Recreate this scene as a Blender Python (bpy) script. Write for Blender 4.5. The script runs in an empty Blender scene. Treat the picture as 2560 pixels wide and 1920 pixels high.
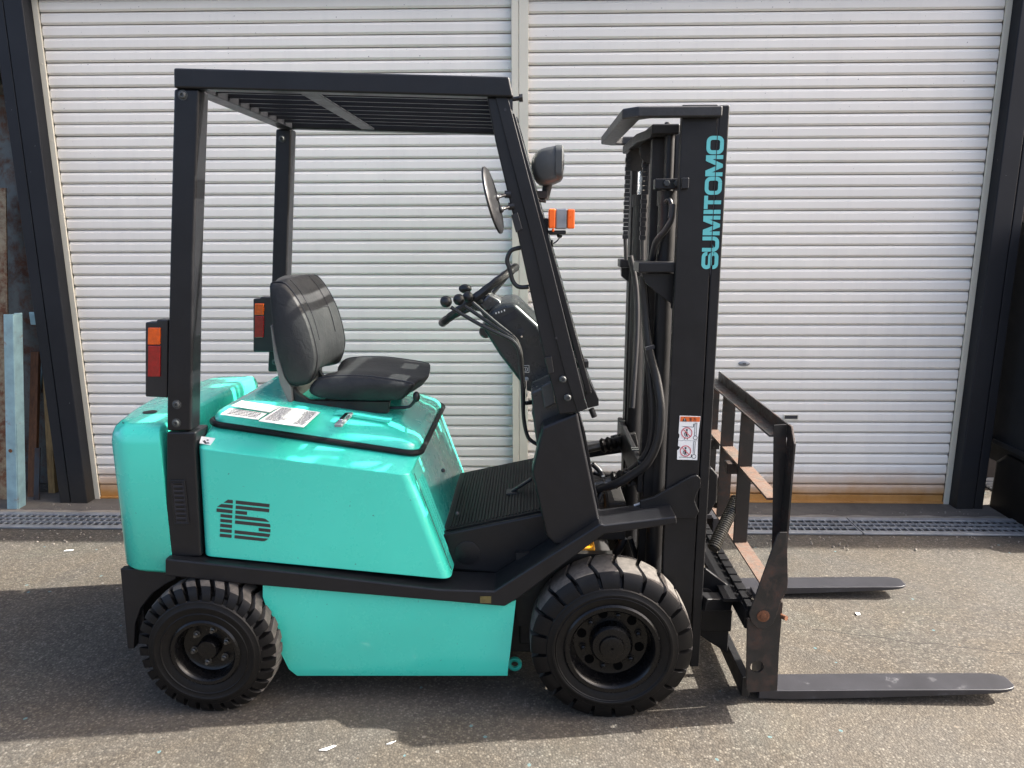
import bpy, bmesh, math, random
from mathutils import Vector, Matrix
random.seed(7)
R = math.radians
scene = bpy.context.scene
col = scene.collection

# ------------------------------------------------------------------ camera
F_PX, TILT, YAW, ROLL, EYE = 1835.0, 12.0, 1.5, -0.18, 1.75
cam_rot = Matrix.Rotation(R(YAW), 3, 'Z') @ Matrix.Rotation(R(90 - TILT), 3, 'X') @ Matrix.Rotation(R(ROLL), 3, 'Z')
cd = bpy.data.cameras.new('camera')
cd.sensor_width = 36.0
cd.lens = F_PX / 2560 * 36.0
cd.clip_start, cd.clip_end = 0.05, 500
cam = bpy.data.objects.new('camera', cd)
cam.matrix_world = Matrix.Translation((0, 0, EYE)) @ cam_rot.to_4x4()
col.objects.link(cam)
scene.camera = cam

# ------------------------------------------------------------------ light
SUN = Vector((1.23, 0.165, 1.0)).normalized()
el = math.asin(SUN.z)
az = math.atan2(SUN.x, SUN.y)            # clockwise from +Y
w = bpy.data.worlds.new('World'); scene.world = w
w.use_nodes = True
nt = w.node_tree
bgn = nt.nodes['Background']
sky = nt.nodes.new('ShaderNodeTexSky')
sky.sky_type = 'NISHITA'; sky.sun_disc = False
sky.sun_elevation = el; sky.sun_rotation = az
sky.air_density = 0.65; sky.dust_density = 6.0; sky.ozone_density = 0.5
nt.links.new(sky.outputs[0], bgn.inputs[0])
bgn.inputs[1].default_value = 0.15
sl = bpy.data.lights.new('sun', 'SUN')
sl.energy = 4.7; sl.angle = R(0.53); sl.color = (1.0, 0.95, 0.87)
so = bpy.data.objects.new('sun', sl); col.objects.link(so)
so.rotation_euler = SUN.to_track_quat('Z', 'Y').to_euler()
so.location = (4, 1, 8)
scene.view_settings.view_transform = 'Standard'
scene.view_settings.look = 'None'
scene.view_settings.exposure = 1.9
scene.view_settings.gamma = 1.0
scene.view_settings.use_curve_mapping = False

# ------------------------------------------------------------------ helpers
def ray(px, py):
    return cam_rot @ Vector(((px - 1280) / F_PX, -(py - 960) / F_PX, -1.0))
def P3(px, py, Y):
    d = ray(px, py); t = Y / d.y
    return Vector((d.x * t, Y, EYE + d.z * t))
def P(px, py, Y):
    v = P3(px, py, Y); return (v.x, v.z)
def PP(pts, Y): return [P(a, b, Y) for a, b in pts]
def PZ(px, py, z):
    d = ray(px, py); t = (z - EYE) / d.z
    return (d.x * t, d.y * t)

class MB:
    def __init__(s): s.bm = bmesh.new()
    def vs(s, pts): return [s.bm.verts.new(p) for p in pts]
    def face(s, vs):
        try: return s.bm.faces.new(vs)
        except ValueError: return None
    def loft(s, loops, cap0=True, cap1=True, closed=True):
        L = [s.vs(l) for l in loops]
        n = len(L[0])
        for a, b in zip(L, L[1:]):
            for i in range(n if closed else n - 1):
                j = (i + 1) % n
                s.face([a[i], a[j], b[j], b[i]])
        if cap0: s.face(L[0][::-1])
        if cap1: s.face(L[-1])
        return s
    def prism(s, xz, y0, y1):
        return s.loft([[(x, y0, z) for x, z in xz], [(x, y1, z) for x, z in xz]])
    def prismh(s, xy, z0, z1):
        return s.loft([[(x, y, z0) for x, y in xy], [(x, y, z1) for x, y in xy]])
    def prismx(s, yz, x0, x1):
        return s.loft([[(x0, y, z) for y, z in yz], [(x1, y, z) for y, z in yz]])
    def box(s, x0, x1, y0, y1, z0, z1):
        return s.prismh([(x0, y0), (x1, y0), (x1, y1), (x0, y1)], z0, z1)
    def obox(s, c, u, v, w_, hu, hv, hw):
        c, u, v, w_ = map(Vector, (c, u, v, w_))
        pts = []
        for k in (-1, 1):
            pts.append([c + u * hu * a + v * hv * b + w_ * hw * k for a, b in ((-1, -1), (1, -1), (1, 1), (-1, 1))])
        return s.loft(pts)
    def beam(s, p0, p1, wdt, hgt, up=(0, 0, 1)):
        p0, p1 = Vector(p0), Vector(p1)
        d = (p1 - p0); L = d.length; d.normalize()
        side = d.cross(Vector(up)).normalized(); u = side.cross(d)
        return s.obox((p0 + p1) / 2, d, side, u, L / 2, wdt / 2, hgt / 2)
    def tube(s, path, r, seg=10, closed=False, rs=None):
        path = [Vector(p) for p in path]; n = len(path)
        loops = []; prev = None
        for i, p in enumerate(path):
            a = path[i - 1] if (i > 0 or closed) else p
            b = path[(i + 1) % n] if (i < n - 1 or closed) else p
            t = (b - a).normalized()
            if prev is None:
                ref = Vector((0, 0, 1)) if abs(t.z) < .9 else Vector((1, 0, 0))
                nrm = t.cross(ref).normalized()
            else:
                nrm = (prev - t * prev.dot(t)).normalized()
            prev = nrm; bn = t.cross(nrm)
            rr = rs[i] if rs else r
            loops.append([p + (nrm * math.cos(2 * math.pi * k / seg) + bn * math.sin(2 * math.pi * k / seg)) * rr for k in range(seg)])
        if closed:
            L = [s.vs(l) for l in loops]
            for i in range(n):
                a, b = L[i], L[(i + 1) % n]
                for k in range(seg): s.face([a[k], a[(k + 1) % seg], b[(k + 1) % seg], b[k]])
            return s
        return s.loft(loops)
    def cyl(s, p0, p1, r, r1=None, seg=20):
        return s.tube([p0, p1], r, seg, rs=[r, r if r1 is None else r1])
    def lathe(s, c, axis, prof, seg=32, cap=True):
        c = Vector(c); ax = Vector(axis).normalized()
        ref = Vector((0, 0, 1)) if abs(ax.z) < .9 else Vector((1, 0, 0))
        u = ax.cross(ref).normalized(); v = ax.cross(u)
        loops = [[c + ax * h + (u * math.cos(2 * math.pi * k / seg) + v * math.sin(2 * math.pi * k / seg)) * max(r, 1e-4) for k in range(seg)] for r, h in prof]
        return s.loft(loops, cap, cap)
    def ball(s, c, r, sc=(1, 1, 1), n=14):
        prof = [(math.sin(math.pi * i / n), -math.cos(math.pi * i / n)) for i in range(n + 1)]
        c = Vector(c)
        loops = [[c + Vector((rr * math.cos(2 * math.pi * k / 18) * r * sc[0], rr * math.sin(2 * math.pi * k / 18) * r * sc[1], h * r * sc[2])) for k in range(18)] for rr, h in prof[1:-1]]
        return s.loft(loops)
    def stroke(s, pts, wd, fn, th=.001):
        """flat stroked polyline; fn maps (u,v,depth) to world"""
        n = len(pts); lft = []; rgt = []
        for i in range(n):
            p = Vector(pts[i])
            d0 = (p - Vector(pts[i - 1])).normalized() if i > 0 else None
            d1 = (Vector(pts[i + 1]) - p).normalized() if i < n - 1 else None
            if d0 is None: d0 = d1
            if d1 is None: d1 = d0
            m = (d0 + d1).normalized(); nn = Vector((-m.y, m.x))
            k = 1 / max(.35, Vector((-d0.y, d0.x)).dot(nn))
            lft.append(p + nn * wd / 2 * k); rgt.append(p - nn * wd / 2 * k)
        for i in range(n - 1):
            q = [lft[i], lft[i + 1], rgt[i + 1], rgt[i]]
            s.loft([[fn(a.x, a.y, 0) for a in q], [fn(a.x, a.y, th) for a in q]])
        return s
    def poly(s, pts, fn, th=.001):
        return s.loft([[fn(a, b, 0) for a, b in pts], [fn(a, b, th) for a, b in pts]])
    def build(s, name, m, parent=None, bevel=0, seg=2, ang=35, smooth=True, sub=0):
        bmesh.ops.recalc_face_normals(s.bm, faces=s.bm.faces)
        me = bpy.data.meshes.new(name); s.bm.to_mesh(me); s.bm.free()
        if smooth:
            me.shade_smooth(); me.set_sharp_from_angle(angle=R(ang))
        me.materials.append(m)
        o = bpy.data.objects.new(name, me); col.objects.link(o)
        if sub:
            md = o.modifiers.new('subdivision', 'SUBSURF'); md.levels = md.render_levels = sub
        if bevel:
            md = o.modifiers.new('bevel', 'BEVEL'); md.width = bevel; md.segments = seg
            md.limit_method = 'ANGLE'; md.angle_limit = R(30); md.harden_normals = True
        if parent is not None: adopt(o, parent)
        return o

def adopt(o, parent):
    o.parent = parent
    o.matrix_parent_inverse = world_of(parent).inverted()
def world_of(o):
    b_ = Matrix.LocRotScale(o.location, o.rotation_euler, o.scale)
    return world_of(o.parent) @ o.matrix_parent_inverse @ b_ if o.parent else b_
def tag(o, label=None, cat=None, group=None, kind=None):
    if label: o['label'] = label
    if cat: o['category'] = cat
    if group: o['group'] = group
    if kind: o['kind'] = kind
    return o
def empty(name, loc):
    o = bpy.data.objects.new(name, None); o.location = loc; col.objects.link(o)
    o.empty_display_size = .1
    bpy.context.view_layer.update()
    return o
def dup(o, parent=None, off=(0, 0, 0)):
    c = o.copy(); col.objects.link(c)
    if parent is not None: c.parent = parent
    c.location = Vector(o.location) + Vector(off)
    for ch in list(o.children):
        dup(ch, c)
    return c
def arc(c, r, a0, a1, n):
    return [(c[0] + r * math.cos(R(a0 + (a1 - a0) * i / n)), c[1] + r * math.sin(R(a0 + (a1 - a0) * i / n))) for i in range(n + 1)]
def rrect(x0, x1, y0, y1, r, n=6):
    return (arc((x1 - r, y0 + r), r, -90, 0, n) + arc((x1 - r, y1 - r), r, 0, 90, n) +
            arc((x0 + r, y1 - r), r, 90, 180, n) + arc((x0 + r, y0 + r), r, 180, 270, n))
def smooth_path(pts, n=6):
    pts = [Vector(p) for p in pts]; out = []
    for i in range(len(pts) - 1):
        p0 = pts[max(i - 1, 0)]; p1 = pts[i]; p2 = pts[i + 1]; p3 = pts[min(i + 2, len(pts) - 1)]
        for k in range(n):
            t = k / n
            out.append(.5 * ((2 * p1) + (p2 - p0) * t + (2 * p0 - 5 * p1 + 4 * p2 - p3) * t * t + (3 * p1 - p0 - 3 * p2 + p3) * t ** 3))
    out.append(pts[-1]); return out

# ------------------------------------------------------------------ materials
class NT:
    def __init__(s, name):
        s.m = bpy.data.materials.new(name); s.m.use_nodes = True
        s.t = s.m.node_tree; s.b = s.t.nodes['Principled BSDF']
        s.geo = s.t.nodes.new('ShaderNodeNewGeometry')
    def n(s, typ, ins=None, **kw):
        x = s.t.nodes.new(typ)
        for k, v in kw.items(): setattr(x, k, v)
        for k, v in (ins or {}).items():
            if isinstance(v, bpy.types.NodeSocket): s.t.links.new(v, x.inputs[k])
            else: x.inputs[k].default_value = v
        return x
    def noise(s, scale, det=4, rough=.6, vec=None, dist=0):
        return s.n('ShaderNodeTexNoise', {'Vector': vec or s.geo.outputs['Position'], 'Scale': scale, 'Detail': det, 'Roughness': rough, 'Distortion': dist}).outputs['Fac']
    def ramp(s, fac, stops):
        r = s.n('ShaderNodeValToRGB', {'Fac': fac}); e = r.color_ramp.elements
        while len(e) < len(stops): e.new(.5)
        for q, (p, c) in zip(e, stops):
            q.position = p; q.color = (c[0], c[1], c[2], 1) if not isinstance(c, (int, float)) else (c, c, c, 1)
        return r.outputs['Color']
    def mix(s, fac, a, b, bt='MIX'):
        x = s.n('ShaderNodeMix', data_type='RGBA', blend_type=bt)
        for i, v in ((0, fac), (6, a), (7, b)):
            if isinstance(v, bpy.types.NodeSocket): s.t.links.new(v, x.inputs[i])
            elif i == 0: x.inputs[0].default_value = v
            else: x.inputs[i].default_value = (v[0], v[1], v[2], 1)
        return x.outputs[2]
    def math(s, op, a, b=0.0, c=None):
        x = s.n('ShaderNodeMath', operation=op)
        for i, v in enumerate((a, b) if c is None else (a, b, c)):
            if isinstance(v, bpy.types.NodeSocket): s.t.links.new(v, x.inputs[i])
            else: x.inputs[i].default_value = v
        return x.outputs[0]
    def set(s, k, v):
        if isinstance(v, bpy.types.NodeSocket): s.t.links.new(v, s.b.inputs[k])
        else: s.b.inputs[k].default_value = (v[0], v[1], v[2], 1) if isinstance(v, tuple) else v
    def bump(s, h, strength=.3, dist=.002):
        b = s.n('ShaderNodeBump', {'Height': h, 'Strength': strength, 'Distance': dist})
        s.t.links.new(b.outputs[0], s.b.inputs['Normal'])

def paint(name, c, rough=.35, var=.12, scale=6, bump=.0, bscale=250, metal=0, coat=0, dust=0, dustc=(.25, .22, .19), spec=.5):
    t = NT(name)
    nz = t.noise(scale, 5, .65)
    a = tuple(x * (1 - var) for x in c); b = tuple(x * (1 + var) for x in c)
    base = t.ramp(nz, [(.3, a), (.7, b)])
    if dust:
        d = t.noise(scale * 4, 6, .75)
        m_ = t.math('MULTIPLY', t.ramp(d, [(.5, 0.), (.8, 1.)]), dust)
        base = t.mix(m_, base, dustc)
    t.set('Base Color', base)
    rr = t.ramp(t.noise(scale * 2.3, 5, .7), [(.25, max(.02, rough - .09)), (.75, rough + .1)])
    t.set('Roughness', rr)
    t.set('Metallic', metal)
    t.set('Specular IOR Level', spec)
    if coat: t.set('Coat Weight', coat); t.set('Coat Roughness', .06)
    if bump: t.bump(t.noise(bscale, 3, .6), bump, .001)
    return t.m

M = {}
M['teal'] = paint('teal_paint', (.035, .50, .385), .28, .03, 3, .05, 90, coat=.6, dust=.06, dustc=(.3, .5, .45))
def teal_mat():
    t = NT('teal_paint')
    pos = t.geo.outputs['Position']
    base = t.ramp(t.noise(2.2, 5, .6), [(.3, (.046, .54, .41)), (.7, (.052, .585, .45))])
    mp = t.n('ShaderNodeMapping', {'Vector': pos, 'Scale': (14., 14., 1.6)})
    run = t.ramp(t.noise(1.5, 6, .75, vec=mp.outputs[0]), [(.58, 0.), (.85, 1.)])
    base = t.mix(t.math('MULTIPLY', run, .13), base, (.05, .25, .2))
    sc = t.n('ShaderNodeMapping', {'Vector': pos, 'Scale': (6., 40., 90.)})
    scr = t.ramp(t.noise(1.7, 4, .6, vec=sc.outputs[0]), [(.70, 0.), (.73, 1.)])
    base = t.mix(t.math('MULTIPLY', scr, .16), base, (.3, .62, .54))
    chip = t.ramp(t.noise(85, 2, .5), [(.755, 0.), (.77, 1.)])
    base = t.mix(t.math('MULTIPLY', chip, .75), base, (.03, .05, .045))
    t.set('Base Color', base)
    t.set('Roughness', t.ramp(t.noise(5, 6, .7), [(.3, .2), (.75, .38)]))
    t.set('Coat Weight', .5); t.set('Coat Roughness', .08)
    t.bump(t.noise(70, 2, .5), .04, .001)
    return t.m
M['teal'] = teal_mat()
M['black'] = paint('black_paint', (.0072, .0076, .0092), .4, .2, 5, .12, 420, dust=.2, dustc=(.02, .019, .018), spec=.36)
M['blackb'] = paint('black_mast_paint', (.0068, .007, .008), .45, .25, 7, .15, 300, dust=.2, dustc=(.018, .017, .016), spec=.32)
M['dark'] = paint('dark_underside', (.007, .0065, .006), .6, .3, 9, .2, 200, dust=.3, dustc=(.02, .018, .015))
M['rim'] = paint('rim_black_paint', (.003, .003, .0033), .25, .2, 12, .1, 150, dust=.15, dustc=(.016, .014, .012), spec=.3)
M['nut'] = paint('dull_nut', (.09, .085, .075), .4, .3, 60, metal=.8)
M['chrome'] = paint('chrome', (.75, .76, .78), .12, .05, 10, metal=1)
M['steel'] = paint('galvanised_steel', (.27, .285, .3), .45, .25, 14, .1, 80, metal=.5, dust=.4, dustc=(.3, .27, .22))
M['gripblack'] = paint('grip_black', (.010, .0105, .012), .38, .15, 20, .05, 200)
M['plastic'] = paint('dash_plastic', (.026, .029, .032), .3, .12, 8, .12, 500)
M['greyplastic'] = paint('grey_lamp_plastic', (.042, .046, .046), .5, .12, 14, .12, 300)
M['orange'] = paint('orange_plastic', (.9, .14, .012), .3, .06, 12)
M['amber'] = paint('amber_lens', (.55, .075, .003), .12, .25, 60, coat=.5)
M['red'] = paint('red_lens', (.22, .003, .004), .12, .3, 60, coat=.5)
M['yellow'] = paint('yellow_paint', (.62, .27, .01), .45, .1, 10, dust=.3)
M['glass'] = paint('windscreen_edge', (.45, .5, .5), .1, .05, 8)
M['backshell'] = paint('seat_back_shell', (.16, .15, .14), .5, .12, 12, .1, 200)
M['label'] = paint('white_label', (.78, .78, .75), .35, .05, 30)
M['labelorange'] = paint('orange_label_band', (.68, .13, .025), .4, .06, 30)
M['ink'] = paint('black_ink', (.02, .02, .025), .5, .1, 30)
M['redink'] = paint('red_ink', (.55, .09, .11), .5, .1, 30)
M['decal'] = paint('charcoal_decal', (.03, .027, .027), .45, .1, 30)
M['letter'] = paint('pale_teal_lettering', (.11, .47, .48), .45, .06, 40)
M['guide'] = paint('cream_guide_rail', (.60, .565, .46), .4, .08, 5, dust=.25, dustc=(.35, .3, .24))
M['mirror'] = paint('mirror_glass', (.8, .82, .84), .03, .01, 4, metal=1)

# rubber with pale dust
def rubber(name, c, dust):
    t = NT(name)
    d = t.noise(30, 6, .75)
    base = t.mix(t.math('MULTIPLY', t.ramp(d, [(.45, 0.), (.8, 1.)]), dust), c, (.016, .014, .012))
    fl = t.ramp(t.noise(160, 2, .5), [(.74, 0.), (.78, 1.)])
    base = t.mix(t.math('MULTIPLY', fl, .5), base, (.11, .09, .065))
    t.set('Base Color', base); t.set('Roughness', .5); t.set('Specular IOR Level', .22)
    t.bump(t.noise(220, 4, .6), .2, .001)
    return t.m
M['rubber'] = rubber('tyre_rubber', (.0032, .003, .003), .3)
M['rubber2'] = rubber('mat_rubber', (.011, .011, .011), .45)
M['seal'] = rubber('seal_rubber', (.007, .0075, .0085), .2)

def tread_mat():
    t = NT('worn_tread_rubber')
    base = t.ramp(t.noise(40, 6, .7), [(.3, (.05, .046, .042)), (.7, (.13, .118, .105))])
    t.set('Base Color', base); t.set('Roughness', .8); t.set('Specular IOR Level', .25)
    t.bump(t.noise(260, 4, .6), .25, .001)
    return t.m

def vinyl():
    t = NT('grey_vinyl')
    base = t.ramp(t.noise(9, 6, .7), [(.3, (.011, .012, .0135)), (.75, (.024, .0245, .026))])
    t.set('Base Color', base); t.set('Roughness', .6); t.set('Specular IOR Level', .4)
    v = t.n('ShaderNodeTexVoronoi', {'Vector': t.geo.outputs['Position'], 'Scale': 420.}).outputs['Distance']
    cre = t.noise(26, 4, .55, dist=.8)
    t.bump(t.math('ADD', t.math('MULTIPLY', v, .25), t.math('MULTIPLY', cre, 3.)), .3, .003)
    return t.m
M['vinyl'] = vinyl()

def rusty(name, clean, amount, rust=(.17, .065, .028), scale=7):
    t = NT(name)
    n1 = t.noise(scale, 8, .75, dist=.4); n2 = t.noise(scale * 6, 6, .7)
    f = t.math('ADD', t.math('MULTIPLY', n1, .75), t.math('MULTIPLY', n2, .25))
    fac = t.ramp(f, [(.62 - amount * .35, 0.), (.72 - amount * .3, 1.)])
    rc = t.ramp(t.noise(scale * 3, 6, .7), [(.3, tuple(x * .55 for x in rust)), (.7, tuple(x * 1.4 for x in rust))])
    cc = t.ramp(t.noise(scale * 2, 4, .6), [(.3, tuple(x * .8 for x in clean)), (.7, tuple(x * 1.2 for x in clean))])
    t.set('Base Color', t.mix(fac, cc, rc))
    t.set('Roughness', t.ramp(fac, [(0., .4), (1., .85)]))
    t.bump(t.noise(scale * 14, 6, .7), .25, .001)
    return t.m
M['rustblack'] = rusty('worn_black_steel', (.012, .0115, .0115), .38, (.04, .02, .012), 9)
M['rust'] = rusty('bare_rusty_steel', (.105, .085, .07), .55, (.10, .055, .036), 22)
M['rustpin'] = rusty('rusty_pin', (.07, .03, .016), .9, (.11, .04, .015), 30)
M['fork'] = rusty('fork_black_paint', (.022, .022, .026), .1, (.06, .06, .066), 5)
M['paleblue'] = rusty('pale_blue_painted_steel', (.2, .315, .345), .13, (.16, .07, .035), 6)
M['sheet'] = rusty('grey_green_rusty_sheet', (.07, .08, .075), .45, (.07, .028, .013), 4)
M['sheet2'] = rusty('cream_rusty_sheet', (.24, .19, .11), .55, (.11, .04, .016), 6)

def wood(name, c):
    t = NT(name)
    mp = t.n('ShaderNodeMapping', {'Vector': t.geo.outputs['Position'], 'Scale': (60., 60., 3.)})
    nz = t.noise(1.2, 6, .7, vec=mp.outputs[0])
    t.set('Base Color', t.ramp(nz, [(.3, tuple(x * .5 for x in c)), (.7, tuple(x * 1.25 for x in c))]))
    t.set('Roughness', .75); t.bump(nz, .3, .002)
    return t.m
M['wood'] = wood('weathered_plank', (.22, .145, .055))
M['wood2'] = wood('stained_plank', (.12, .05, .018))

def pillar_mat():
    t = NT('dark_pillar_paint')
    base = t.ramp(t.noise(2.5, 5, .6), [(.3, (.0085, .0095, .0125)), (.7, (.013, .0145, .018))])
    mp = t.n('ShaderNodeMapping', {'Vector': t.geo.outputs['Position'], 'Scale': (25., 25., 90.)})
    sc = t.ramp(t.noise(1.5, 6, .8, vec=mp.outputs[0]), [(.64, 0.), (.7, 1.)])
    base = t.mix(t.math('MULTIPLY', sc, .2), base, (.06, .06, .06))
    fl = t.ramp(t.noise(45, 2, .5), [(.76, 0.), (.79, 1.)])
    base = t.mix(t.math('MULTIPLY', fl, .7), base, (.35, .36, .37))
    sep = t.n('ShaderNodeSeparateXYZ', {0: t.geo.outputs['Position']})
    low = t.math('MULTIPLY', t.n('ShaderNodeMapRange', {'Value': sep.outputs[2], 1: .0, 2: .35, 3: .7, 4: 0.}).outputs[0], t.noise(8, 6, .7))
    base = t.mix(low, base, (.05, .042, .03))
    t.set('Base Color', base); t.set('Roughness', .5); t.set('Specular IOR Level', .25)
    return t.m
M['pillar'] = pillar_mat()

def shutter_mat():
    t = NT('cream_shutter_paint')
    sep = t.n('ShaderNodeSeparateXYZ', {0: t.geo.outputs['Position']})
    x, z = sep.outputs[0], sep.outputs[2]
    base = t.ramp(t.noise(1.6, 5, .6), [(.3, (.725, .69, .62)), (.7, (.785, .745, .67))])
    oi = t.n('ShaderNodeObjectInfo')
    base = t.mix(t.math('MULTIPLY', oi.outputs['Random'], .16), base, (.56, .53, .50))
    # weathering streaks
    mp = t.n('ShaderNodeMapping', {'Vector': t.geo.outputs['Position'], 'Scale': (9., 9., .7)})
    st = t.ramp(t.noise(1., 6, .75, vec=mp.outputs[0]), [(.5, 0.), (.85, 1.)])
    base = t.mix(t.math('MULTIPLY', st, .3), base, (.5, .48, .45))
    # brown dirt near the ground
    zz = t.math('ADD', z, t.math('MULTIPLY', t.math('SUBTRACT', t.noise(2.2, 6, .7), .5), .18))
    dirt = t.n('ShaderNodeMapRange', {'Value': zz, 1: .05, 2: .235, 3: 1., 4: 0.}).outputs[0]
    dc = t.ramp(t.noise(5, 6, .7), [(.3, (.36, .16, .035)), (.7, (.52, .27, .085))])
    base = t.mix(t.math('POWER', dirt, .9), base, dc)
    # rust at the ends next to the guide rails
    xl_in_ = P(253, 1246, PZ(1320, 1253, 0)[1])[0]; xr_in_ = P(2356, 1256, PZ(1320, 1253, 0)[1])[0]; hw_ = (xr_in_ - xl_in_) / 2
    ax = t.math('ABSOLUTE', t.math('SUBTRACT', x, (xl_in_ + xr_in_) / 2))
    edge = t.n('ShaderNodeMapRange', {'Value': ax, 1: hw_ - .09, 2: hw_ + .03, 3: 0., 4: 1.}).outputs[0]
    rs = t.ramp(t.math('MULTIPLY', edge, t.noise(14, 4, .6)), [(.5, 0.), (.58, 1.)])
    base = t.mix(t.math('MULTIPLY', rs, t.n('ShaderNodeMapRange', {'Value': z, 1: .9, 2: 1.9, 3: .9, 4: 0.}).outputs[0]), base, (.17, .05, .022))
    # chips
    ch = t.ramp(t.noise(75, 2, .5), [(.745, 0.), (.765, 1.)])
    up = t.n('ShaderNodeMapRange', {'Value': z, 1: 1.6, 2: 2.7, 3: .1, 4: .85}).outputs[0]
    base = t.mix(t.math('MULTIPLY', ch, up), base, (.14, .12, .12))
    t.set('Base Color', base); t.set('Roughness', .42)
    t.bump(t.noise(120, 3, .6), .06, .001)
    return t.m
M['shutter'] = shutter_mat()

def ground_mat():
    t = NT('worn_asphalt')
    pos = t.geo.outputs['Position']
    vo = t.n('ShaderNodeTexVoronoi', {'Vector': pos, 'Scale': 120., 'Randomness': 1.})
    vo2 = t.n('ShaderNodeTexVoronoi', {'Vector': pos, 'Scale': 60., 'Randomness': 1.})
    cs = t.n('ShaderNodeSeparateColor', {0: vo.outputs['Color']})
    cs2 = t.n('ShaderNodeSeparateColor', {0: vo2.outputs['Color']})
    stone = t.ramp(cs.outputs[0], [(0., (0.0318, 0.0288, 0.0247)), (.3, (0.0525, 0.0471, 0.0397)), (.55, (0.0713, 0.0638, 0.0535)), (.8, (0.0937, 0.0842, 0.0696)), (.97, (0.1611, 0.1498, 0.1272))])
    stone2 = t.ramp(cs2.outputs[1], [(0., (0.0300, 0.0278, 0.0243)), (.5, (0.0637, 0.0573, 0.0486)), (.9, (0.1012, 0.0903, 0.0741)), (1., (0.1424, 0.1278, 0.1066))])
    base = t.mix(.3, stone, stone2)
    gap = t.ramp(vo.outputs['Distance'], [(.3, 0.), (.62, 1.)])
    base = t.mix(t.math('MULTIPLY', gap, .55), base, (0.0356, 0.0304, 0.0254))
    # broad wear: dusty light and greyer patches
    big = t.noise(1.3, 6, .65, dist=.6)
    base = t.mix(t.ramp(big, [(.35, .0), (.7, .32)]), base, (0.0974, 0.0903, 0.0767))
    g2 = t.noise(.9, 5, .6, dist=.8)
    base = t.mix(t.ramp(g2, [(.5, .0), (.75, .25)]), base, (0.0487, 0.0513, 0.0541))
    oil = t.noise(1.1620, 1.8967, 0.2616)
    base = t.mix(t.ramp(oil, [(.6, .0), (.78, .35)]), base, (0.0281, 0.0250, 0.0217))
    tan = t.noise(1.9, 5, .65, dist=.7)
    base = t.mix(t.ramp(tan, [(.42, .0), (.62, .45)]), base, (1.1, .985, .82), 'MULTIPLY')
    grn = t.n('ShaderNodeMapping', {'Vector': pos, 'Location': (3.7, 1.3, 5.)}).outputs[0]
    base = t.mix(t.ramp(t.noise(1.5, 5, .65, vec=grn, dist=.6), [(.5, .0), (.68, .6)]), base, (.93, 1.04, 1.06), 'MULTIPLY')
    # flecks of blue and white paint
    v3 = t.n('ShaderNodeTexVoronoi', {'Vector': pos, 'Scale': 19., 'Randomness': 1.})
    c3 = t.n('ShaderNodeSeparateColor', {0: v3.outputs['Color']})
    wob = t.math('ADD', v3.outputs['Distance'], t.math('MULTIPLY', t.noise(90, 4, .7), .28))
    spot = t.math('MULTIPLY', t.math('LESS_THAN', wob, .27), t.math('GREATER_THAN', c3.outputs[0], .86))
    fc = t.ramp(c3.outputs[1], [(0., (.07, .16, .18)), (.45, (.1, .17, .175)), (.5, (.17, .165, .15)), (.8, (.12, .09, .06)), (1., (.25, .24, .22))])
    base = t.mix(t.math('MULTIPLY', spot, .7), base, fc)
    # cracks
    sep = t.n('ShaderNodeSeparateXYZ', {0: pos})
    x, y = sep.outputs[0], sep.outputs[1]
    def crack(a, b, x0, x1, wd, sc):
        nn = t.math('SUBTRACT', t.noise(sc, 5, .6), .5)
        d = t.math('ABSOLUTE', t.math('SUBTRACT', y, t.math('ADD', t.math('MULTIPLY_ADD', x, b, a), t.math('MULTIPLY', nn, .12))))
        k = t.math('LESS_THAN', d, wd)
        k = t.math('MULTIPLY', k, t.math('GREATER_THAN', x, x0))
        return t.math('MULTIPLY', k, t.math('LESS_THAN', x, x1))
    p1 = PZ(2030, 1573, 0); p2 = PZ(2560, 1638, 0)
    b1 = (p2[1] - p1[1]) / (p2[0] - p1[0]); a1 = p1[1] - b1 * p1[0]
    cr = crack(a1, b1, p1[0], 6, .0045, 3.5)
    q1 = PZ(1920, 1520, 0); q2 = PZ(2230, 1760, 0)
    p1 = PZ(2320, 1370, 0); p2 = PZ(2450, 1440, 0)
    b2 = (p2[1] - p1[1]) / (p2[0] - p1[0]); a2 = p1[1] - b2 * p1[0]
    cr2 = crack(a2, b2, p1[0] - .1, p2[0] + .3, .0032, 5)
    cr = t.math('MAXIMUM', cr, cr2)
    base = t.mix(t.math('MULTIPLY', cr, .85), base, (.03, .027, .024))
    t.set('Base Color', base)
    t.set('Roughness', .88); t.set('Specular IOR Level', .25)
    h = t.math('SUBTRACT', t.math('MULTIPLY', vo.outputs['Distance'], -1.), t.math('MULTIPLY', cr, 2.))
    t.bump(h, .5, .004)
    return t.m
M['ground'] = ground_mat()

def concrete(name, c, sc=5):
    t = NT(name)
    n1 = t.noise(sc, 7, .7, dist=.5)
    base = t.ramp(n1, [(.3, tuple(x * .65 for x in c)), (.7, tuple(x * 1.2 for x in c))])
    base = t.mix(t.ramp(t.noise(60, 4, .7), [(.5, 0.), (.8, .5)]), base, tuple(x * .6 for x in c))
    t.set('Base Color', base); t.set('Roughness', .85); t.bump(t.noise(90, 5, .7), .3, .003)
    return t.m
M['concrete'] = concrete('pale_concrete', (.24, .215, .18))
M['apron'] = concrete('dark_threshold_concrete', (.1, .088, .075))
M['wall'] = concrete('grey_wall', (.3, .3, .29), 2)
M['alley'] = concrete('dark_brown_wall', (.035, .026, .02))
M['box'] = paint('dark_grey_panel', (.012, .014, .017), .5, .1, 3, .05, 100)

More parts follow.
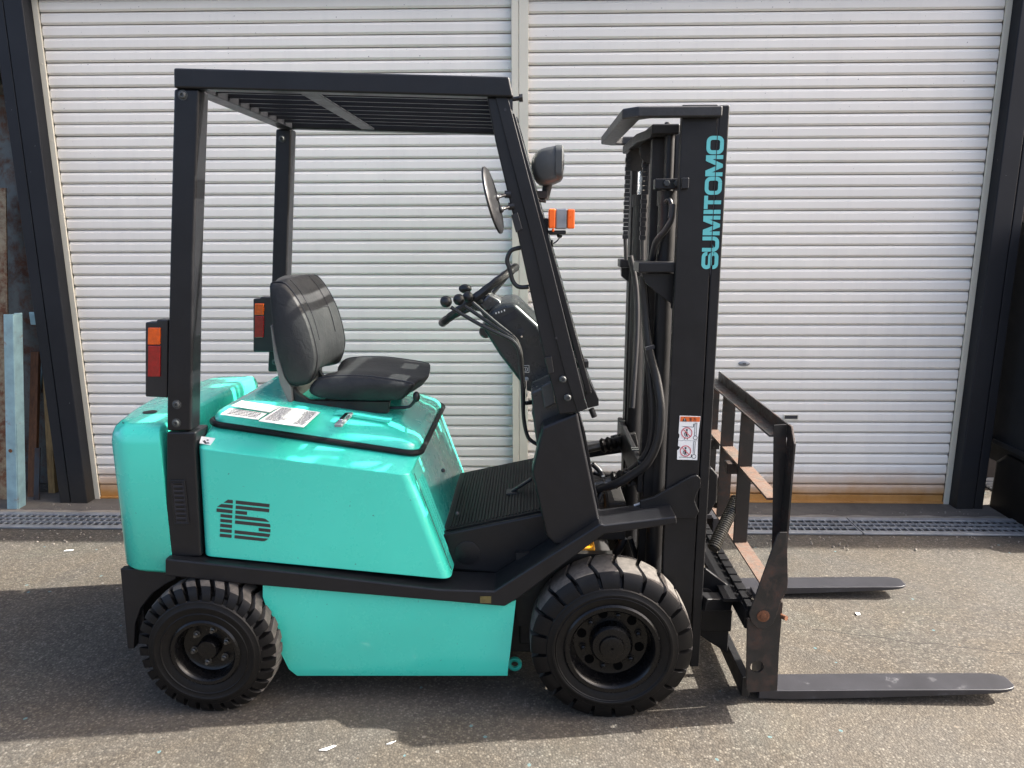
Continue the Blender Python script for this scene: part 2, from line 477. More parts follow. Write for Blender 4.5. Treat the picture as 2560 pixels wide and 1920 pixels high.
# ================================================================== SETTING
WY = PZ(1320, 1253, 0)[1]
b = MB(); b.loft([[(-60, -40, 0), (60, -40, 0), (60, 60, 0), (-60, 60, 0)]], cap0=False, cap1=True)
g = b.build('ground', M['ground'], smooth=False); tag(g, kind='structure')

# ---- warehouse front with two roller shutters
WX = P(1300, 1253, WY)[0]
xl_in = P(253, 1246, WY)[0]; xl_out = P(241, 1246, WY)[0]
xr_in = P(2356, 1256, WY)[0]; xr_out = P(2369, 1256, WY)[0]
xm0 = P(1281, 700, WY)[0]; xm1 = P(1320, 700, WY)[0]; xmc = P(1297.5, 700, WY)[0]
YF = .5 * (PZ(220, 1264, 0)[1] + PZ(2396, 1270, 0)[1])
TOP = 3.75
wh = empty('warehouse', (WX, WY, 0))
tag(wh, 'grey warehouse front with two cream roller shutters between dark steel pillars behind the forklift', 'warehouse')

PITCH = .0688
def slat_mesh(x0, x1):
    prof = [(.0085, .0), (.0, .0115), (.0003, .030), (.0008, .0490), (.0028, .0502), (.0080, .0628), (.024, .0638), (.024, PITCH - .0002)]
    bm = bmesh.new()
    rows = [[bm.verts.new((x, d, z)) for d, z in prof] for x in (x0, x1)]
    for i in range(len(prof) - 1):
        bm.faces.new([rows[0][i], rows[1][i], rows[1][i + 1], rows[0][i + 1]])
    bmesh.ops.recalc_face_normals(bm, faces=bm.faces)
    if bm.faces[0].normal.y > 0:
        bmesh.ops.reverse_faces(bm, faces=bm.faces)
    me = bpy.data.meshes.new('slat'); bm.to_mesh(me); bm.free()
    me.materials.append(M['shutter'])
    return me

def shutter(x0, x1, zoff, lab):
    b = MB(); b.box(x0 - .02, x1 + .02, WY + .034, WY + .045, .002, 3.2)
    b.box(x0, x1, WY + .002, WY + .0335, .004, zoff - .003)
    b.box(x0, x1, WY - .012, WY + .0015, .004, .016)
    sh = b.build('roller_shutter', M['shutter'], wh, .002); sh['label'] = lab
    me = slat_mesh(x0, x1)
    k = 0
    while zoff + k * PITCH < 3.12:
        o = bpy.data.objects.new('slat', me); col.objects.link(o)
        o.location = (0, WY + random.uniform(-.0012, .0012), zoff + k * PITCH)
        o.rotation_euler = (random.uniform(-.012, .012), random.uniform(-.0004, .0004), 0)
        adopt_fast(o, sh); k += 1
    return sh
def adopt_fast(o, parent):
    adopt(o, parent)
bpy.context.view_layer.update()
shr_z = P(1600, 1231, WY)[1]
shl_z = P(400, 1222, WY)[1]
# line rows seen in the photograph: right 33 px, left 16.6 px below the top at the centre post
zr = P(1322, 33, WY)[1]; zl = P(1276, 16.6, WY)[1]
zr0 = zr - math.floor((zr - .045) / PITCH) * PITCH
zl0 = zl - math.floor((zl - .045) / PITCH) * PITCH
shL = shutter(xl_in, xm0, zl0, 'left cream shutter, half hidden behind the forklift')
shR = shutter(xm1, xr_in, zr0, 'right cream shutter with lock and letter slot')
# lock and letter slot
lx, lz = P(1860, 909, WY)
b = MB(); b.lathe((lx, WY - .001, lz), (0, -1, 0), [(.036, -.004), (.036, .002), (.028, .006), (.012, .007)], 28)
for v in b.bm.verts: v.co.z = lz + (v.co.z - lz) * .44
lk = b.build('shutter_lock', M['steel'], shR)
b = MB(); b.box(lx - .010, lx + .010, WY - .0105, WY - .007, lz - .003, lz + .003); b.build('keyhole', M['dark'], shR)
sx0, sz1 = P(1961, 1038, WY); sx1, sz0 = P(1993, 1047, WY)
b = MB()
b.box(sx0, sx1, WY - .004, WY - .002, sz0, sz1); b.build('letter_slot', M['ink'], shR)
b = MB(); e = .004
b.box(sx0 - e, sx1 + e, WY - .006, WY - .001, sz1, sz1 + e); b.box(sx0 - e, sx1 + e, WY - .006, WY - .001, sz0 - e, sz0)
b.box(sx0 - e, sx0, WY - .006, WY - .001, sz0, sz1); b.box(sx1, sx1 + e, WY - .006, WY - .001, sz0, sz1)
b.build('slot_frame', M['guide'], shR)
# guide rails and centre post
for x0, x1 in ((xl_out, xl_in), (xr_in, xr_out)):
    b = MB(); b.box(x0, x1, WY - .016, WY - .002, .002, 3.2)
    for k in range(7):
        b.cyl(((x0 + x1) / 2, WY - .0155, .12 + k * .43), ((x0 + x1) / 2, WY - .019, .12 + k * .43), .005, seg=8)
    b.build('guide_rail', M['guide'], wh, .003)
b = MB(); b.box(xm0 - .001, xmc - .0014, WY - .032, WY - .005, .003, 3.2); b.box(xmc + .0014, xm1 + .001, WY - .032, WY - .005, .003, 3.2)
b.box(xm0 + .01, xm1 - .01, WY - .02, WY - .004, .003, 3.2)
b.build('centre_post', M['guide'], wh, .002)
# pillars
xo = P(150, 1264, YF)[0]; xs = P(177, 1264, YF)[0]
b = MB(); b.box(xs + .003, xl_out + .0, YF, WY + .25, .0, TOP); b.build('pillar', M['pillar'], wh, .006)
b = MB(); b.box(xo, xs - .003, YF + .004, WY + .25, .0, TOP); b.box(xs - .01, xs + .01, YF + .012, WY, .0, TOP); b.build('pillar_trim', M['pillar'], wh, .005)
xo2 = P(2457, 1279, YF)[0]; xs2 = P(2435, 1272, YF)[0]
b = MB(); b.box(xr_out, xs2 - .003, YF, WY + .25, .0, TOP); b.build('pillar', M['pillar'], wh, .006)
b = MB(); b.box(xs2 + .003, xo2, YF + .004, WY + .25, .0, TOP); b.box(xs2 - .01, xs2 + .01, YF + .012, WY, .0, TOP); b.build('pillar_trim', M['pillar'], wh, .005)
b = MB(); b.box(xl_out + .002, xr_out - .002, WY - .06, WY + .25, 3.07, TOP); b.build('lintel', M['pillar'], wh)
b = MB(); b.box(xo + .01, xo2 - .01, WY + .26, WY + 6, .0, TOP - .02); b.build('wall', M['wall'], wh)
b = MB(); b.box(xo - 6, 7.4, 4.50, WY + 3, TOP + .003, TOP + .18); b.build('roof', M['wall'], wh)

# ---- threshold strip and drain gratings
gy0 = PZ(1900, 1337, 0)[1]; gy1 = PZ(1900, 1297, 0)[1]
pts = []
random.seed(3)
x = -4.2
while x < 3.35:
    pts.append((x, gy1 + .055 + random.uniform(-.014, .014))); x += .09
pts += [(3.35, WY + .1), (-4.2, WY + .1)]
b = MB(); b.loft([[(x, y, .004) for x, y in pts]], cap0=False, cap1=True)
tag(b.build('threshold', M['apron'], smooth=False), kind='structure')
b = MB(); b.box(-6, 4.3, gy1 - .02, gy1 + .11, -.05, .0025); tag(b.build('concrete_kerb', M['concrete'], smooth=False), kind='structure')

def grate(x0, x1, y0, y1, lab, alongy=False):
    cx, cy = (x0 + x1) / 2, (y0 + y1) / 2
    t = empty('drain_grate', (cx, cy, 0)); tag(t, lab, 'drain grate', 'drain grates in front of the shutters')
    z0, z1 = .003, .012
    b = MB(); b.box(x0, x1, y0, y1, .0028, .0032); b.build('channel', M['dark'], t)
    b = MB()
    fw = .042
    b.box(x0, x1, y0, y0 + fw, z0, z1 + .002); b.box(x0, x1, y1 - fw, y1, z0, z1 + .002)
    b.box(x0, x0 + .008, y0 + fw, y1 - fw, z0, z1); b.box(x1 - .008, x1, y0 + fw, y1 - fw, z0, z1)
    b.build('frame', M['steel'], t, .002)
    n = 2
    for k in range(n):
        yy = y0 + fw + (y1 - y0 - 2 * fw) * (k + 1) / (n + 1)
        b = MB(); b.box(x0 + .008, x1 - .008, yy - .0045, yy + .0045, z0, z1 + .003); b.build('load_bar', M['steel'], t)
    b = MB(); xx = x0 + .03
    while xx < x1 - .02:
        b.box(xx - .0035, xx + .0035, y0 + fw, y1 - fw, z0, z1 - .001); xx += .042
    o = b.build('cross_bar', M['steel'], t); o['kind'] = 'stuff'
    return t
jx = PZ(2127, 1310, 0)[0]
xx = [jx - 5.46, jx - 3.64, jx - 1.82, jx, jx + 1.25]
labs = ['steel drain grate section left of the forklift below the pale blue steel post', 'steel drain grate section hidden behind the forklift body',
        'steel drain grate section behind the forklift mast', 'steel drain grate section at the foot of the right pillar']
xx[0] = -4.4
for k in (0, 2, 3):
    grate(xx[k] + .004, xx[k + 1] - .004, gy0, gy1, labs[k])

random.seed(21)
b = MB()
for k in range(420):
    gx = random.uniform(-3.4, 3.0); gy = gy0 - abs(random.gauss(0, .10)) - .012 if k % 3 else gy1 + .06 + abs(random.gauss(0, .07))
    r = random.uniform(.0025, .0075); a0 = random.uniform(0, 6.28)
    low = [(gx + r * math.cos(a0 + i * 1.2566) * random.uniform(.7, 1.2), gy + r * math.sin(a0 + i * 1.2566) * random.uniform(.7, 1.2), .003) for i in range(5)]
    top = [(gx + (x - gx) * .55, gy + (y - gy) * .55, .003 + r * .9) for x, y, z in low]
    b.loft([low, top], cap0=False)
tag(b.build('grit', M['concrete'], None, smooth=False), kind='stuff')

# ---- alley right of the warehouse: grate on end, thin dark panel and black block
ax0, ay1 = PZ(2466, 1199, 0)
t = empty('alley_grate', (ax0 + .15, 4.75, 0)); tag(t, 'sunlit galvanised grating on the ground behind the right dark pillar', 'grating')
b = MB(); b.box(ax0 - .1, ax0 + .6, WY + .04, ay1 - .0, .003, .006); b.build('channel', M['dark'], t)
b = MB(); b.box(ax0 - .1, ax0 + .6, ay1 - .07, ay1, .006, .016); b.box(ax0 - .1, ax0 + .6, WY + .04, WY + .1, .006, .016); b.build('frame', M['steel'], t)
y = WY + .115
while y < ay1 - .075:
    b = MB(); b.box(ax0 - .1, ax0 + .6, y - .007, y + .007, .006, .016); b.build('bar', M['steel'], t); y += .032

b = MB(); b.box(ax0 - .2, ax0 + 1.6, ay1 + .01, ay1 + .12, 0, 2.2); tag(b.build('alley_wall', M['alley'], None), 'dark brown wall glimpsed behind the right pillar under the grey panel', 'wall')
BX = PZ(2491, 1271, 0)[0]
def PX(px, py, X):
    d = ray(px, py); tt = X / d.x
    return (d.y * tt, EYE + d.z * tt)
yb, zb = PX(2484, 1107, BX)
tr = empty('thin_panel', (BX, 4.3, 0)); tag(tr, 'dark grey panel, made thin to let sun under, hanging at the right edge beyond the pillar', 'thin_panel')
b = MB(); b.box(BX, BX + .07, 4.08, yb + .45, zb, 1.78); b.build('panel_face', M['box'], tr, .006)  # unidentified panel, kept thin and low so sun reaches the ground around it
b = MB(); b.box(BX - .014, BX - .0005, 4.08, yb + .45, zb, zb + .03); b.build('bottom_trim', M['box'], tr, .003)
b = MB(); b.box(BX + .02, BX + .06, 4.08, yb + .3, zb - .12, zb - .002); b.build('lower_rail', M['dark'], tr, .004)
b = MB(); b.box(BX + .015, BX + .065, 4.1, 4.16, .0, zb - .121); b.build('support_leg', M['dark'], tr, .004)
by1 = PZ(2491, 1271, 0)[1]
b = MB(); b.loft([[(a, y, .0) for a, y in rrect(BX - .03, BX + .5, 3.86, by1 + .06, .05)], [(a, y, .30) for a, y in rrect(BX - .03, BX + .5, 3.86, by1 + .06, .06)],
                  [(a, y, .36) for a, y in rrect(BX, BX + .47, 3.9, by1 + .02, .07)], [(a, y, .375) for a, y in rrect(BX + .08, BX + .42, 3.96, by1 - .1, .05)]])
tag(b.build('rubber_block', M['rubber'], None), 'black rounded rubber block lying under the dark panel at the right edge', 'block')

# ---- things leaning left of the warehouse
yl = PZ(40, 1275, 0)[1]
def chan(name, m, x0, x1, y, z1, lab, cat, lean=.0, d=.06):
    t = empty(name, ((x0 + x1) / 2, y, 0)); tag(t, lab, cat)
    return t
ch = empty('steel_channel', (P(40, 1275, yl)[0], yl, 0)); tag(ch, 'pale blue steel channel with chipped paint standing left of the dark pillar', 'steel channel')
x0t, zt = P(8, 786, yl + .03); x1t = P(52, 786, yl + .03)[0]
x0b = P(17, 1272, yl)[0]; x1b = P(63, 1272, yl)[0]
xm_ = lambda a, k: a[0] + (a[1] - a[0]) * k
def chpart(k0, k1, dy0, dy1, z0=.005, z1=None, cut=0):
    z1 = z1 or zt
    B = (x0b, x1b); T = (x0t, x1t)
    f = z1 / zt
    mixv = lambda k, f: xm_(B, k) * (1 - f) + xm_(T, k) * f
    lp0 = [(mixv(k0, 0), yl + dy0, z0), (mixv(k1, 0), yl + dy0, z0), (mixv(k1, 0), yl + dy1, z0), (mixv(k0, 0), yl + dy1, z0)]
    lp1 = [(mixv(k0, f) + cut, yl + .03 * f + dy0, z1), (mixv(k1, f), yl + .03 * f + dy0, z1), (mixv(k1, f), yl + .03 * f + dy1, z1), (mixv(k0, f) + cut, yl + .03 * f + dy1, z1)]
    return lp0, lp1
b = MB(); b.loft(chpart(0, .56, .0, .007)); b.build('flange', M['paleblue'], ch, .003)
b = MB(); b.loft(chpart(.40, .56, .0075, .085)); b.build('web', M['paleblue'], ch, .003)
b = MB(); b.loft(chpart(.10, .395, .078, .085)); b.build('flange', M['paleblue'], ch, .003)
b = MB(); b.loft(chpart(.565, .60, .006, .075, .004, zt * .45)); b.build('splice_plate', M['paleblue'], ch, .001)
hx, hz = P(26, 1127, yl)
b = MB(); b.cyl((hx, yl - .002, hz), (hx, yl - .0, hz), .012, seg=14); b.build('bolt_hole', M['rustpin'], ch)
b = MB(); z = P(60, 795, yl + .1)[1]; b.box(x1t - .04, x1t + .2, yl + .16, yl + .17, z - .05, z + .03)
ob = b.build('cross_plate', M['paleblue'], ch, .003)

def plank(name, m, top, bot, Yt, Yb, wpx, th, lab, cat, zb=.004):
    """flat board leaning: top/bottom = left-edge pixel of its front face"""
    tx, tz = P(top[0], top[1], Yt); bx, bz = P(bot[0], bot[1], Yb); bz = max(zb, min(bz, .06))
    wt = P(top[0] + wpx, top[1], Yt)[0] - tx
    b = MB()
    b.loft([[(bx, Yb, bz), (bx + wt, Yb, bz), (bx + wt, Yb + th, bz), (bx, Yb + th, bz)],
            [(tx, Yt, tz), (tx + wt, Yt, tz), (tx + wt, Yt + th, tz), (tx, Yt + th, tz)]])
    return tag(b.build(name, m, None, .003), lab, cat)
plank('wooden_plank', M['wood2'], (76, 880), (70, 1258), 4.78, 4.55, 20, .03, 'brown stained wooden plank leaning just right of the pale blue channel', 'plank')
plank('wooden_plank', M['wood'], (104, 900), (122, 1243), 4.75, 4.62, 17, .045, 'yellowish wooden plank leaning against the left dark pillar', 'plank')
plank('metal_strip', M['rustblack'], (86, 1120), (86, 1268), 4.6, 4.5, 14, .01, 'short dark metal strip standing between the two wooden planks', 'metal strip')
plank('painted_board', M['paleblue'], (92, 905), (88, 1040), 4.85, 4.8, 18, .02, 'small pale blue board wedged behind the planks', 'board', .66)
def corr(name, m, x0, x1, y0, y1, z0, z1, lab, n=7):
    b = MB(); N = n * 8
    def row(y, z): return [(x0 + (x1 - x0) * i / N, y + .012 * math.copysign(min(1, abs(1.6 * math.sin(2 * math.pi * n * i / N))), math.sin(2 * math.pi * n * i / N)), z) for i in range(N + 1)]
    A = [b.vs(row(y0, z0)), b.vs(row(y1, z1))]; Bk = [b.vs([(x, y + .004, z) for x, y, z in row(y0, z0)]), b.vs([(x, y + .004, z) for x, y, z in row(y1, z1)])]
    for i in range(N):
        b.face([A[0][i], A[0][i + 1], A[1][i + 1], A[1][i]]); b.face([Bk[0][i + 1], Bk[0][i], Bk[1][i], Bk[1][i + 1]])
    return tag(b.build(name, m, None), lab, 'metal sheet')
ex = P(0, 700, 4.9)[0]
corr('metal_sheet', M['sheet'], ex - .6, xo + .30, 4.82, 4.95, .01, 2.6, 'tall grey green ribbed metal sheet with rust stains behind the left pillar', 5)
plank('steel_sheet', M['sheet2'], (-60, 470), (-40, 1280), 4.72, 4.5, 74, .012, 'cream rust-stained steel sheet leaning at the left edge', 'steel sheet')
b = MB(); b.box(-9, xo + .02, 5.25, 5.45, 0, 3.1); tag(b.build('side_wall', M['wall'], None), 'grey wall closing the gap left of the warehouse', 'wall')
b = MB(); b.box(-9, xo + .1, 3.95 + .55, 5.3, 2.72, 2.8); tag(b.build('shade_roof', M['sheet'], None), 'added unseen sheet roof shading the scrap corner left of the pillar', 'roof')  # added above the view only to shade the scrap corner

# scraps on the ground
def scrap(px, py, m, lab, pts, cat='scrap'):
    x, y = PZ(px, py, 0)
    b = MB(); b.loft([[(x + a, y + c, .002 + .002 * math.sin(9 * a / .02)) for a, c in pts], [(x + a, y + c, .0045 + .002 * math.sin(9 * a / .02)) for a, c in pts]])
    return tag(b.build('paper_scrap' if cat == 'scrap' else 'paint_flake', m, None), lab, cat)
leaf = [(-.025, -.012), (.0, -.010), (.028, .014), (.02, .014), (.0, .004)]
scrap(818, 1873, M['label'], 'larger white sliver of paper on the asphalt in front of the forklift', leaf)
scrap(977, 1859, M['label'], 'smaller white sliver of paper on the asphalt in front of the forklift', [(a * .6, c * .6) for a, c in leaf])
scrap(2146, 1537, M['label'], 'white flake lying on the asphalt between the forks', [(-.012, -.012), (.006, -.006), (.012, .014), (-.01, .012)])
scrap(128, 1285, M['paleblue'], 'pale blue flake lying by the grate left of the forklift', [(-.03, -.018), (.04, -.018), (.02, .02), (-.005, .03)], 'flake')
scrap(171, 1377, M['label'], 'pale flake lying on the sunlit asphalt left of the counterweight', [(-.02, -.01), (.02, -.006), (.024, .01), (-.016, .006)], 'flake')

# ================================================================== FORKLIFT
YC = 2.93
fk = empty('forklift', (P(1000, 1790, 2.4)[0], YC, 0))
tag(fk, 'teal and black counterbalance forklift with raised lettering on its mast parked before the cream shutters', 'forklift')
def far(y): return 2 * YC - y
YS = 2.455                      # near face of the upper side panel

# ---------------------------------------------------------------- counterweight
zt = P(412, 1060, 2.49)[1]
plan = [PZ(412, 1060, zt)[0]]
cx1 = P(412, 1200, 2.46)[0]; xr = P(281, 1180, 2.70)[0]
zb_, zb2 = P(300, 1424, 2.46)[1], P(405, 1437, 2.46)[1]
def cw_loop(inset, z0, z1=None):
    n = 8; o = []
    y0, y1 = 2.452 + inset, far(2.452) - inset
    x1 = cx1 - inset * .3
    cr = .17
    xe = P(299, 1150, 2.56)[0]
    pts = [(x1, y0)] + [(a, b_) for a, b_ in arc((xe + .10, y0 + .10), .10, 270, 185, n)]
    # bulged back
    back = []
    ya, yb_ = pts[-1][1], y1 - (pts[-1][1] - y0)
    for i in range(1, 12):
        t = i / 12; yy = ya + (yb_ - ya) * t
        back.append((pts[-1][0] - .05 * math.sin(math.pi * t), yy))
    other = [(a, 2 * YC - b_) for a, b_ in pts[::-1]]
    loop = pts + back + other
    loop = [(max(a, min(q[0] for q in loop)) + (inset * .5 if a < x1 - .15 else 0), b_) for a, b_ in loop]
    res = []
    for a, b_ in loop:
        t = (a - xr) / (x1 - xr)
        z = z0 if z1 is None else z0 + (z1 - z0) * t
        res.append((a, b_, z))
    return res
b = MB()
b.loft([cw_loop(.02, zb_ + .0, zb2), cw_loop(.0, zb_ + .02, zb2 + .02), cw_loop(.0, zt - .07), cw_loop(.006, zt - .04), cw_loop(.018, zt - .018), cw_loop(.038, zt - .005), cw_loop(.06, zt)])
cwt = b.build('counterweight', M['teal'], fk, ang=50)
hx, hy = PZ(375, 1031, zt)
b = MB(); b.lathe((hx, hy, zt + .0012), (0, 0, 1), [(.026, 0), (.026, .0012), (.019, .0014)], 24); b.build('lifting_hole', M['dark'], cwt)
# rear skirt below the counterweight with the wheel arch
sk = PP([(300, 1422), (318, 1622), (335, 1623)], 2.47)
arcp = [P(*q, 2.47) for q in [(338, 1560), (352, 1520), (380, 1485), (412, 1462), (440, 1448)]]
b = MB(); b.prism(sk + arcp + [P(440, 1425, 2.47)], 2.47, 2.50)
b.prism([(x, z) for x, z in sk + arcp + [P(440, 1425, 2.47)]], far(2.50), far(2.47))
b.box(sk[0][0] + .0, sk[1][0] + .06, 2.503, far(2.503), sk[1][1], sk[0][1] - .01)
b.build('rear_skirt', M['black'], fk, .004)

# ---------------------------------------------------------------- chassis
beam_lo = [(412, 1440), (655, 1465), (1262, 1517), (1300, 1494), (1509, 1337), (1694, 1310)]
beam_hi = [(1691, 1291), (1512, 1312), (1501, 1309), (1235, 1478), (1100, 1474), (760, 1434), (412, 1397)]
def step(y0, y1, yref):
    b = MB(); b.prism(PP(beam_lo + beam_hi, 2.42), y0, y1); return b
step(2.42, 2.57, 2.42).build('side_step', M['black'], fk, .007, 3)
step(far(2.57), far(2.42), 2.42).build('side_step', M['black'], fk, .007, 3)
# fender tip is a folded plate: its open underside
b = MB(); zc = P(1000, 1400, 2.6)[1]
zlo = P(900, 1690, 2.45)[1]
xa, xb_ = P(660, 1500, 2.5)[0], P(1330, 1500, 2.5)[0]
b.box(xa, xb_, 2.60, far(2.60), zlo + .01, .60)
xra = P(420, 1500, 2.5)[0]
b.box(xra - .0, xa - .002, 2.60, far(2.60), .36, .60)
b.box(P(340, 1500, 2.5)[0], xra - .002, 2.66, far(2.66), .42, .60)
b.box(xb_ - .05, xb_ + .24, 2.585, far(2.585), .16, .50)
b.build('chassis', M['dark'], fk, .01)
b = MB(); b.box(xb_ - .06, xb_ + .30, 2.5535, 2.5835, .26, .56); b.build('sun_block_plate', M['dark'], fk)  # added plate that stops sun streaks reaching the ground under the truck
# axles
xw_r, xw_f = P(512, 1634, 2.385)[0], P(1531, 1624, 2.36)[0]
b = MB(); b.cyl((xw_f, 2.45, .285), (xw_f, far(2.45), .285), .075); b.build('axle', M['dark'], fk)
b = MB(); b.cyl((xw_r, 2.45, .245), (xw_r, far(2.45), .245), .035); b.build('axle', M['dark'], fk)
xy, zy = P(1478, 1364, 2.62)
b = MB(); b.box(xy - .07, xy + .012, 2.585, 2.9, zy - .04, zy + .008); b.build('inner_fender', M['yellow'], fk, .006)

# lower side panel
lowp = [(657, 1462), (657, 1492), (700, 1628), (722, 1678), (741, 1693), (1269, 1693), (1276, 1625), (1290, 1500), (1262, 1512)]
lp = PP(lowp, 2.44)
z1_ = P(900, 1674, 2.44)[1]
b = MB(); b.loft([[(x, 2.44, max(z, z1_)) for x, z in lp], [(x, 2.449 if z < z1_ - .001 else 2.4401, z) for x, z in lp], [(x, 2.50, z) for x, z in lp]])
lowpan = b.build('lower_side_panel', M['teal'], fk, .006, 3)
z1_ = P(900, 1676, 2.44)[1]
b = MB(); b.prism([(x, z) for x, z in lp], far(2.50), far(2.44)); b.build('lower_side_panel', M['teal'], fk, .012, 3)
b = MB(); b.tube(smooth_path([P3(1262, 1512, 2.436) , P3(1288, 1530, 2.436)], 2), .002, 6)
b.bm.free()
hx, hz = P(1287, 1662, 2.6)
b = MB(); b.lathe((hx, 2.6, hz), (0, 1, 0), [(.014, 0), (.014, .012), (.028, .012), (.028, 0)], 20, False); b.build('towing_eye', M['teal'], fk)
# sticker on the beam
x0, zz0 = P(1200, 1491, 2.4185); x1, zz1 = P(1228, 1508, 2.4185)
b = MB(); b.box(x0, x1, 2.418, 2.4195, zz1, zz0); b.build('reflector_sticker', paint('worn_gold_sticker', (.11, .09, .03), .4, .3, 80), fk)

# ---------------------------------------------------------------- body tub (upper side panel)
def zline(p0, p1, Y):
    a, b_ = P(*p0, Y), P(*p1, Y)
    m_ = (b_[1] - a[1]) / (b_[0] - a[0])
    return lambda x: a[1] + m_ * (x - a[0])
za = zline((503, 1390), (1088, 1446), YS)
zbk = zline((488, 1120), (1020, 1188), YS)
zs = zline((495, 1054), (1049, 1136), 2.548)
xrear = P(503, 1390, YS)[0]
xfa, xfb, xfc = P(1127, 1425, YS)[0], P(1026, 1192, YS)[0], P(1047, 1137, 2.548)[0]
def body_loop(x0, x1, y0, r, zf, dz=0):
    return [(x, y, zf(x) + dz) for x, y in rrect(x0, x1, y0, far(y0), r, 6)]
xr2 = P(488, 1120, YS)[0]
b = MB()
b.loft([body_loop(xrear + .004, xfa - .0, YS, .035, za, .0),
        body_loop(xr2, xfb + .0, YS, .04, zbk, 0),
        body_loop(xr2 + .01, xfc, 2.548, .05, zs, -.012), body_loop(xr2 + .03, xfc - .02, 2.57, .05, zs, -.012)])
body = b.build('upper_side_panel', M['teal'], fk, .007, 3, ang=19)
# rubber seal
loop = body_loop(xr2 + .012, xfc + .004, 2.546, .05, zs, .0)
b = MB(); b.tube(loop, .0115, 10, closed=True); b.build('seal_strip', M['seal'], body)
# hood
zh = .052
def hood_loop(i, dz): return body_loop(xr2 + .015 + i * .8, xfc - .002 - i, 2.551 + i, .06 + i * .4, zs, dz)
b = MB()
b.loft([hood_loop(0, .006), hood_loop(.0, .016), hood_loop(.012, .034), hood_loop(.03, .044), hood_loop(.055, .05), hood_loop(.085, .068), hood_loop(.10, .074), hood_loop(.125, .077)])
hood = b.build('engine_hood', M['teal'], fk, ang=60)
# raised ribs towards the hood's front
def hood_z(x, dz=.077): return zs(x) + dz
for k in range(3):
    b = MB(); yy = 2.69 - k * .022
    xx0, xx1 = xfc - .33, xfc - .15
    b.tube([(xx0, yy, hood_z(xx0) - .004), (xx0 + .02, yy, hood_z(xx0) - .001), (xx1, yy, hood_z(xx1) - .001), (xx1 + .03, yy, hood_z(xx1) - .004)], .006, 8)
    b.build('hood_rib', M['teal'], hood)
# front panel of the body: ribs and screws
nrm = Vector((xfa - xfb, 0, -(zbk(xfb) - za(xfa)))).normalized()
for (px, py, yy) in ((1108, 1176, 2.62), (1143, 1283, 2.54)):
    pv = P3(px, py, yy)
    b = MB(); b.ball(pv, .008, n=8); b.build('panel_screw', M['ink'], body)
def front_pt(v, yy, off=.002):      # v: 0 top, 1 bottom of the body's front face
    x = xfb + (xfa - xfb) * v; z = zbk(xfb) + (za(xfa) - zbk(xfb)) * v
    return Vector((x + off * .92, yy, z + off * .38))
for k in range(3):
    b = MB(); yy = 2.555 + k * .028
    b.tube([front_pt(.12, yy, -.003), front_pt(.18, yy, .0015), front_pt(.8, yy, .0015), front_pt(.86, yy, -.003)], .006, 8); b.build('panel_rib', M['teal'], body)
b = MB(); b.tube([front_pt(.03, 2.51, .0005), front_pt(.97, 2.51, .0005)], .0018, 6); b.build('panel_joint', M['ink'], body)

# number decal
b = MB(); S = 11.85
def dq(pts): b.prism(PP([(530 + a / S, 1230 + c / S) for a, c in pts], YS - .0012), YS - .0012, YS + .002)
for q in ([(345, 315), (470, 228), (618, 243), (612, 340)], [(148, 440), (275, 355), (612, 388), (608, 486)], [(135, 488), (604, 540), (602, 635), (132, 585)],
          [(252, 652), (600, 690), (596, 778), (250, 740)], [(248, 798), (592, 832), (590, 922), (246, 886)], [(246, 942), (588, 976), (584, 1072), (242, 1032)],
          [(238, 1090), (584, 1122), (580, 1216), (234, 1180)], [(234, 1236), (580, 1268), (576, 1360), (230, 1326)],
          [(706, 252), (1704, 360), (1700, 456), (702, 350)], [(704, 402), (1696, 504), (1690, 602), (700, 498)], [(694, 550), (1038, 584), (1034, 680), (690, 644)],
          [(688, 692), (1480, 778), (1570, 800), (1640, 842), (1690, 892), (684, 788)], [(684, 844), (1712, 954), (1726, 1000), (1730, 1050), (680, 940)],
          [(1384, 1068), (1730, 1104), (1728, 1196), (1380, 1158)], [(672, 1132), (1722, 1248), (1710, 1300), (1690, 1340), (668, 1228)],
          [(668, 1280), (1666, 1388), (1610, 1432), (1560, 1452), (1500, 1458), (666, 1372)]):
    dq(q)
b.build('number_decal', M['decal'], body)
# seat-belt sticker on the bevel near the rear post
def on_bevel(px, py, off=.003):
    # bevel plane between the crease (YS) and the seal (2.548)
    x = P(px, py, 2.47)[0]
    A = Vector((x, YS, zbk(x))); B_ = Vector((x, 2.548, zs(x) - .012))
    n_ = Vector((0, -(B_.z - A.z), B_.y - A.y)).normalized()
    if n_.y > 0: n_ = -n_
    d = ray(px, py); o_ = Vector((0, 0, EYE)); t_ = (A - o_).dot(n_) / d.dot(n_)
    return o_ + d * t_ + n_ * off
def quad_on(pts, fn, off, name, m, parent):
    b = MB(); b.loft([[fn(a, c, off - .002) for a, c in pts], [fn(a, c, off) for a, c in pts]]); return b.build(name, m, parent, smooth=False)
st = quad_on([(504, 1092), (539, 1097), (526, 1114), (499, 1109)], on_bevel, .003, 'seat_belt_sticker', M['label'], body)
quad_on([(507, 1104), (513, 1102), (517, 1108), (522, 1107), (525, 1110), (513, 1111)], on_bevel, .0036, 'sticker_print', M['ink'], body)
quad_on([(518, 1100), (523, 1101), (521, 1104), (517, 1103)], on_bevel, .0036, 'sticker_print', M['ink'], body)
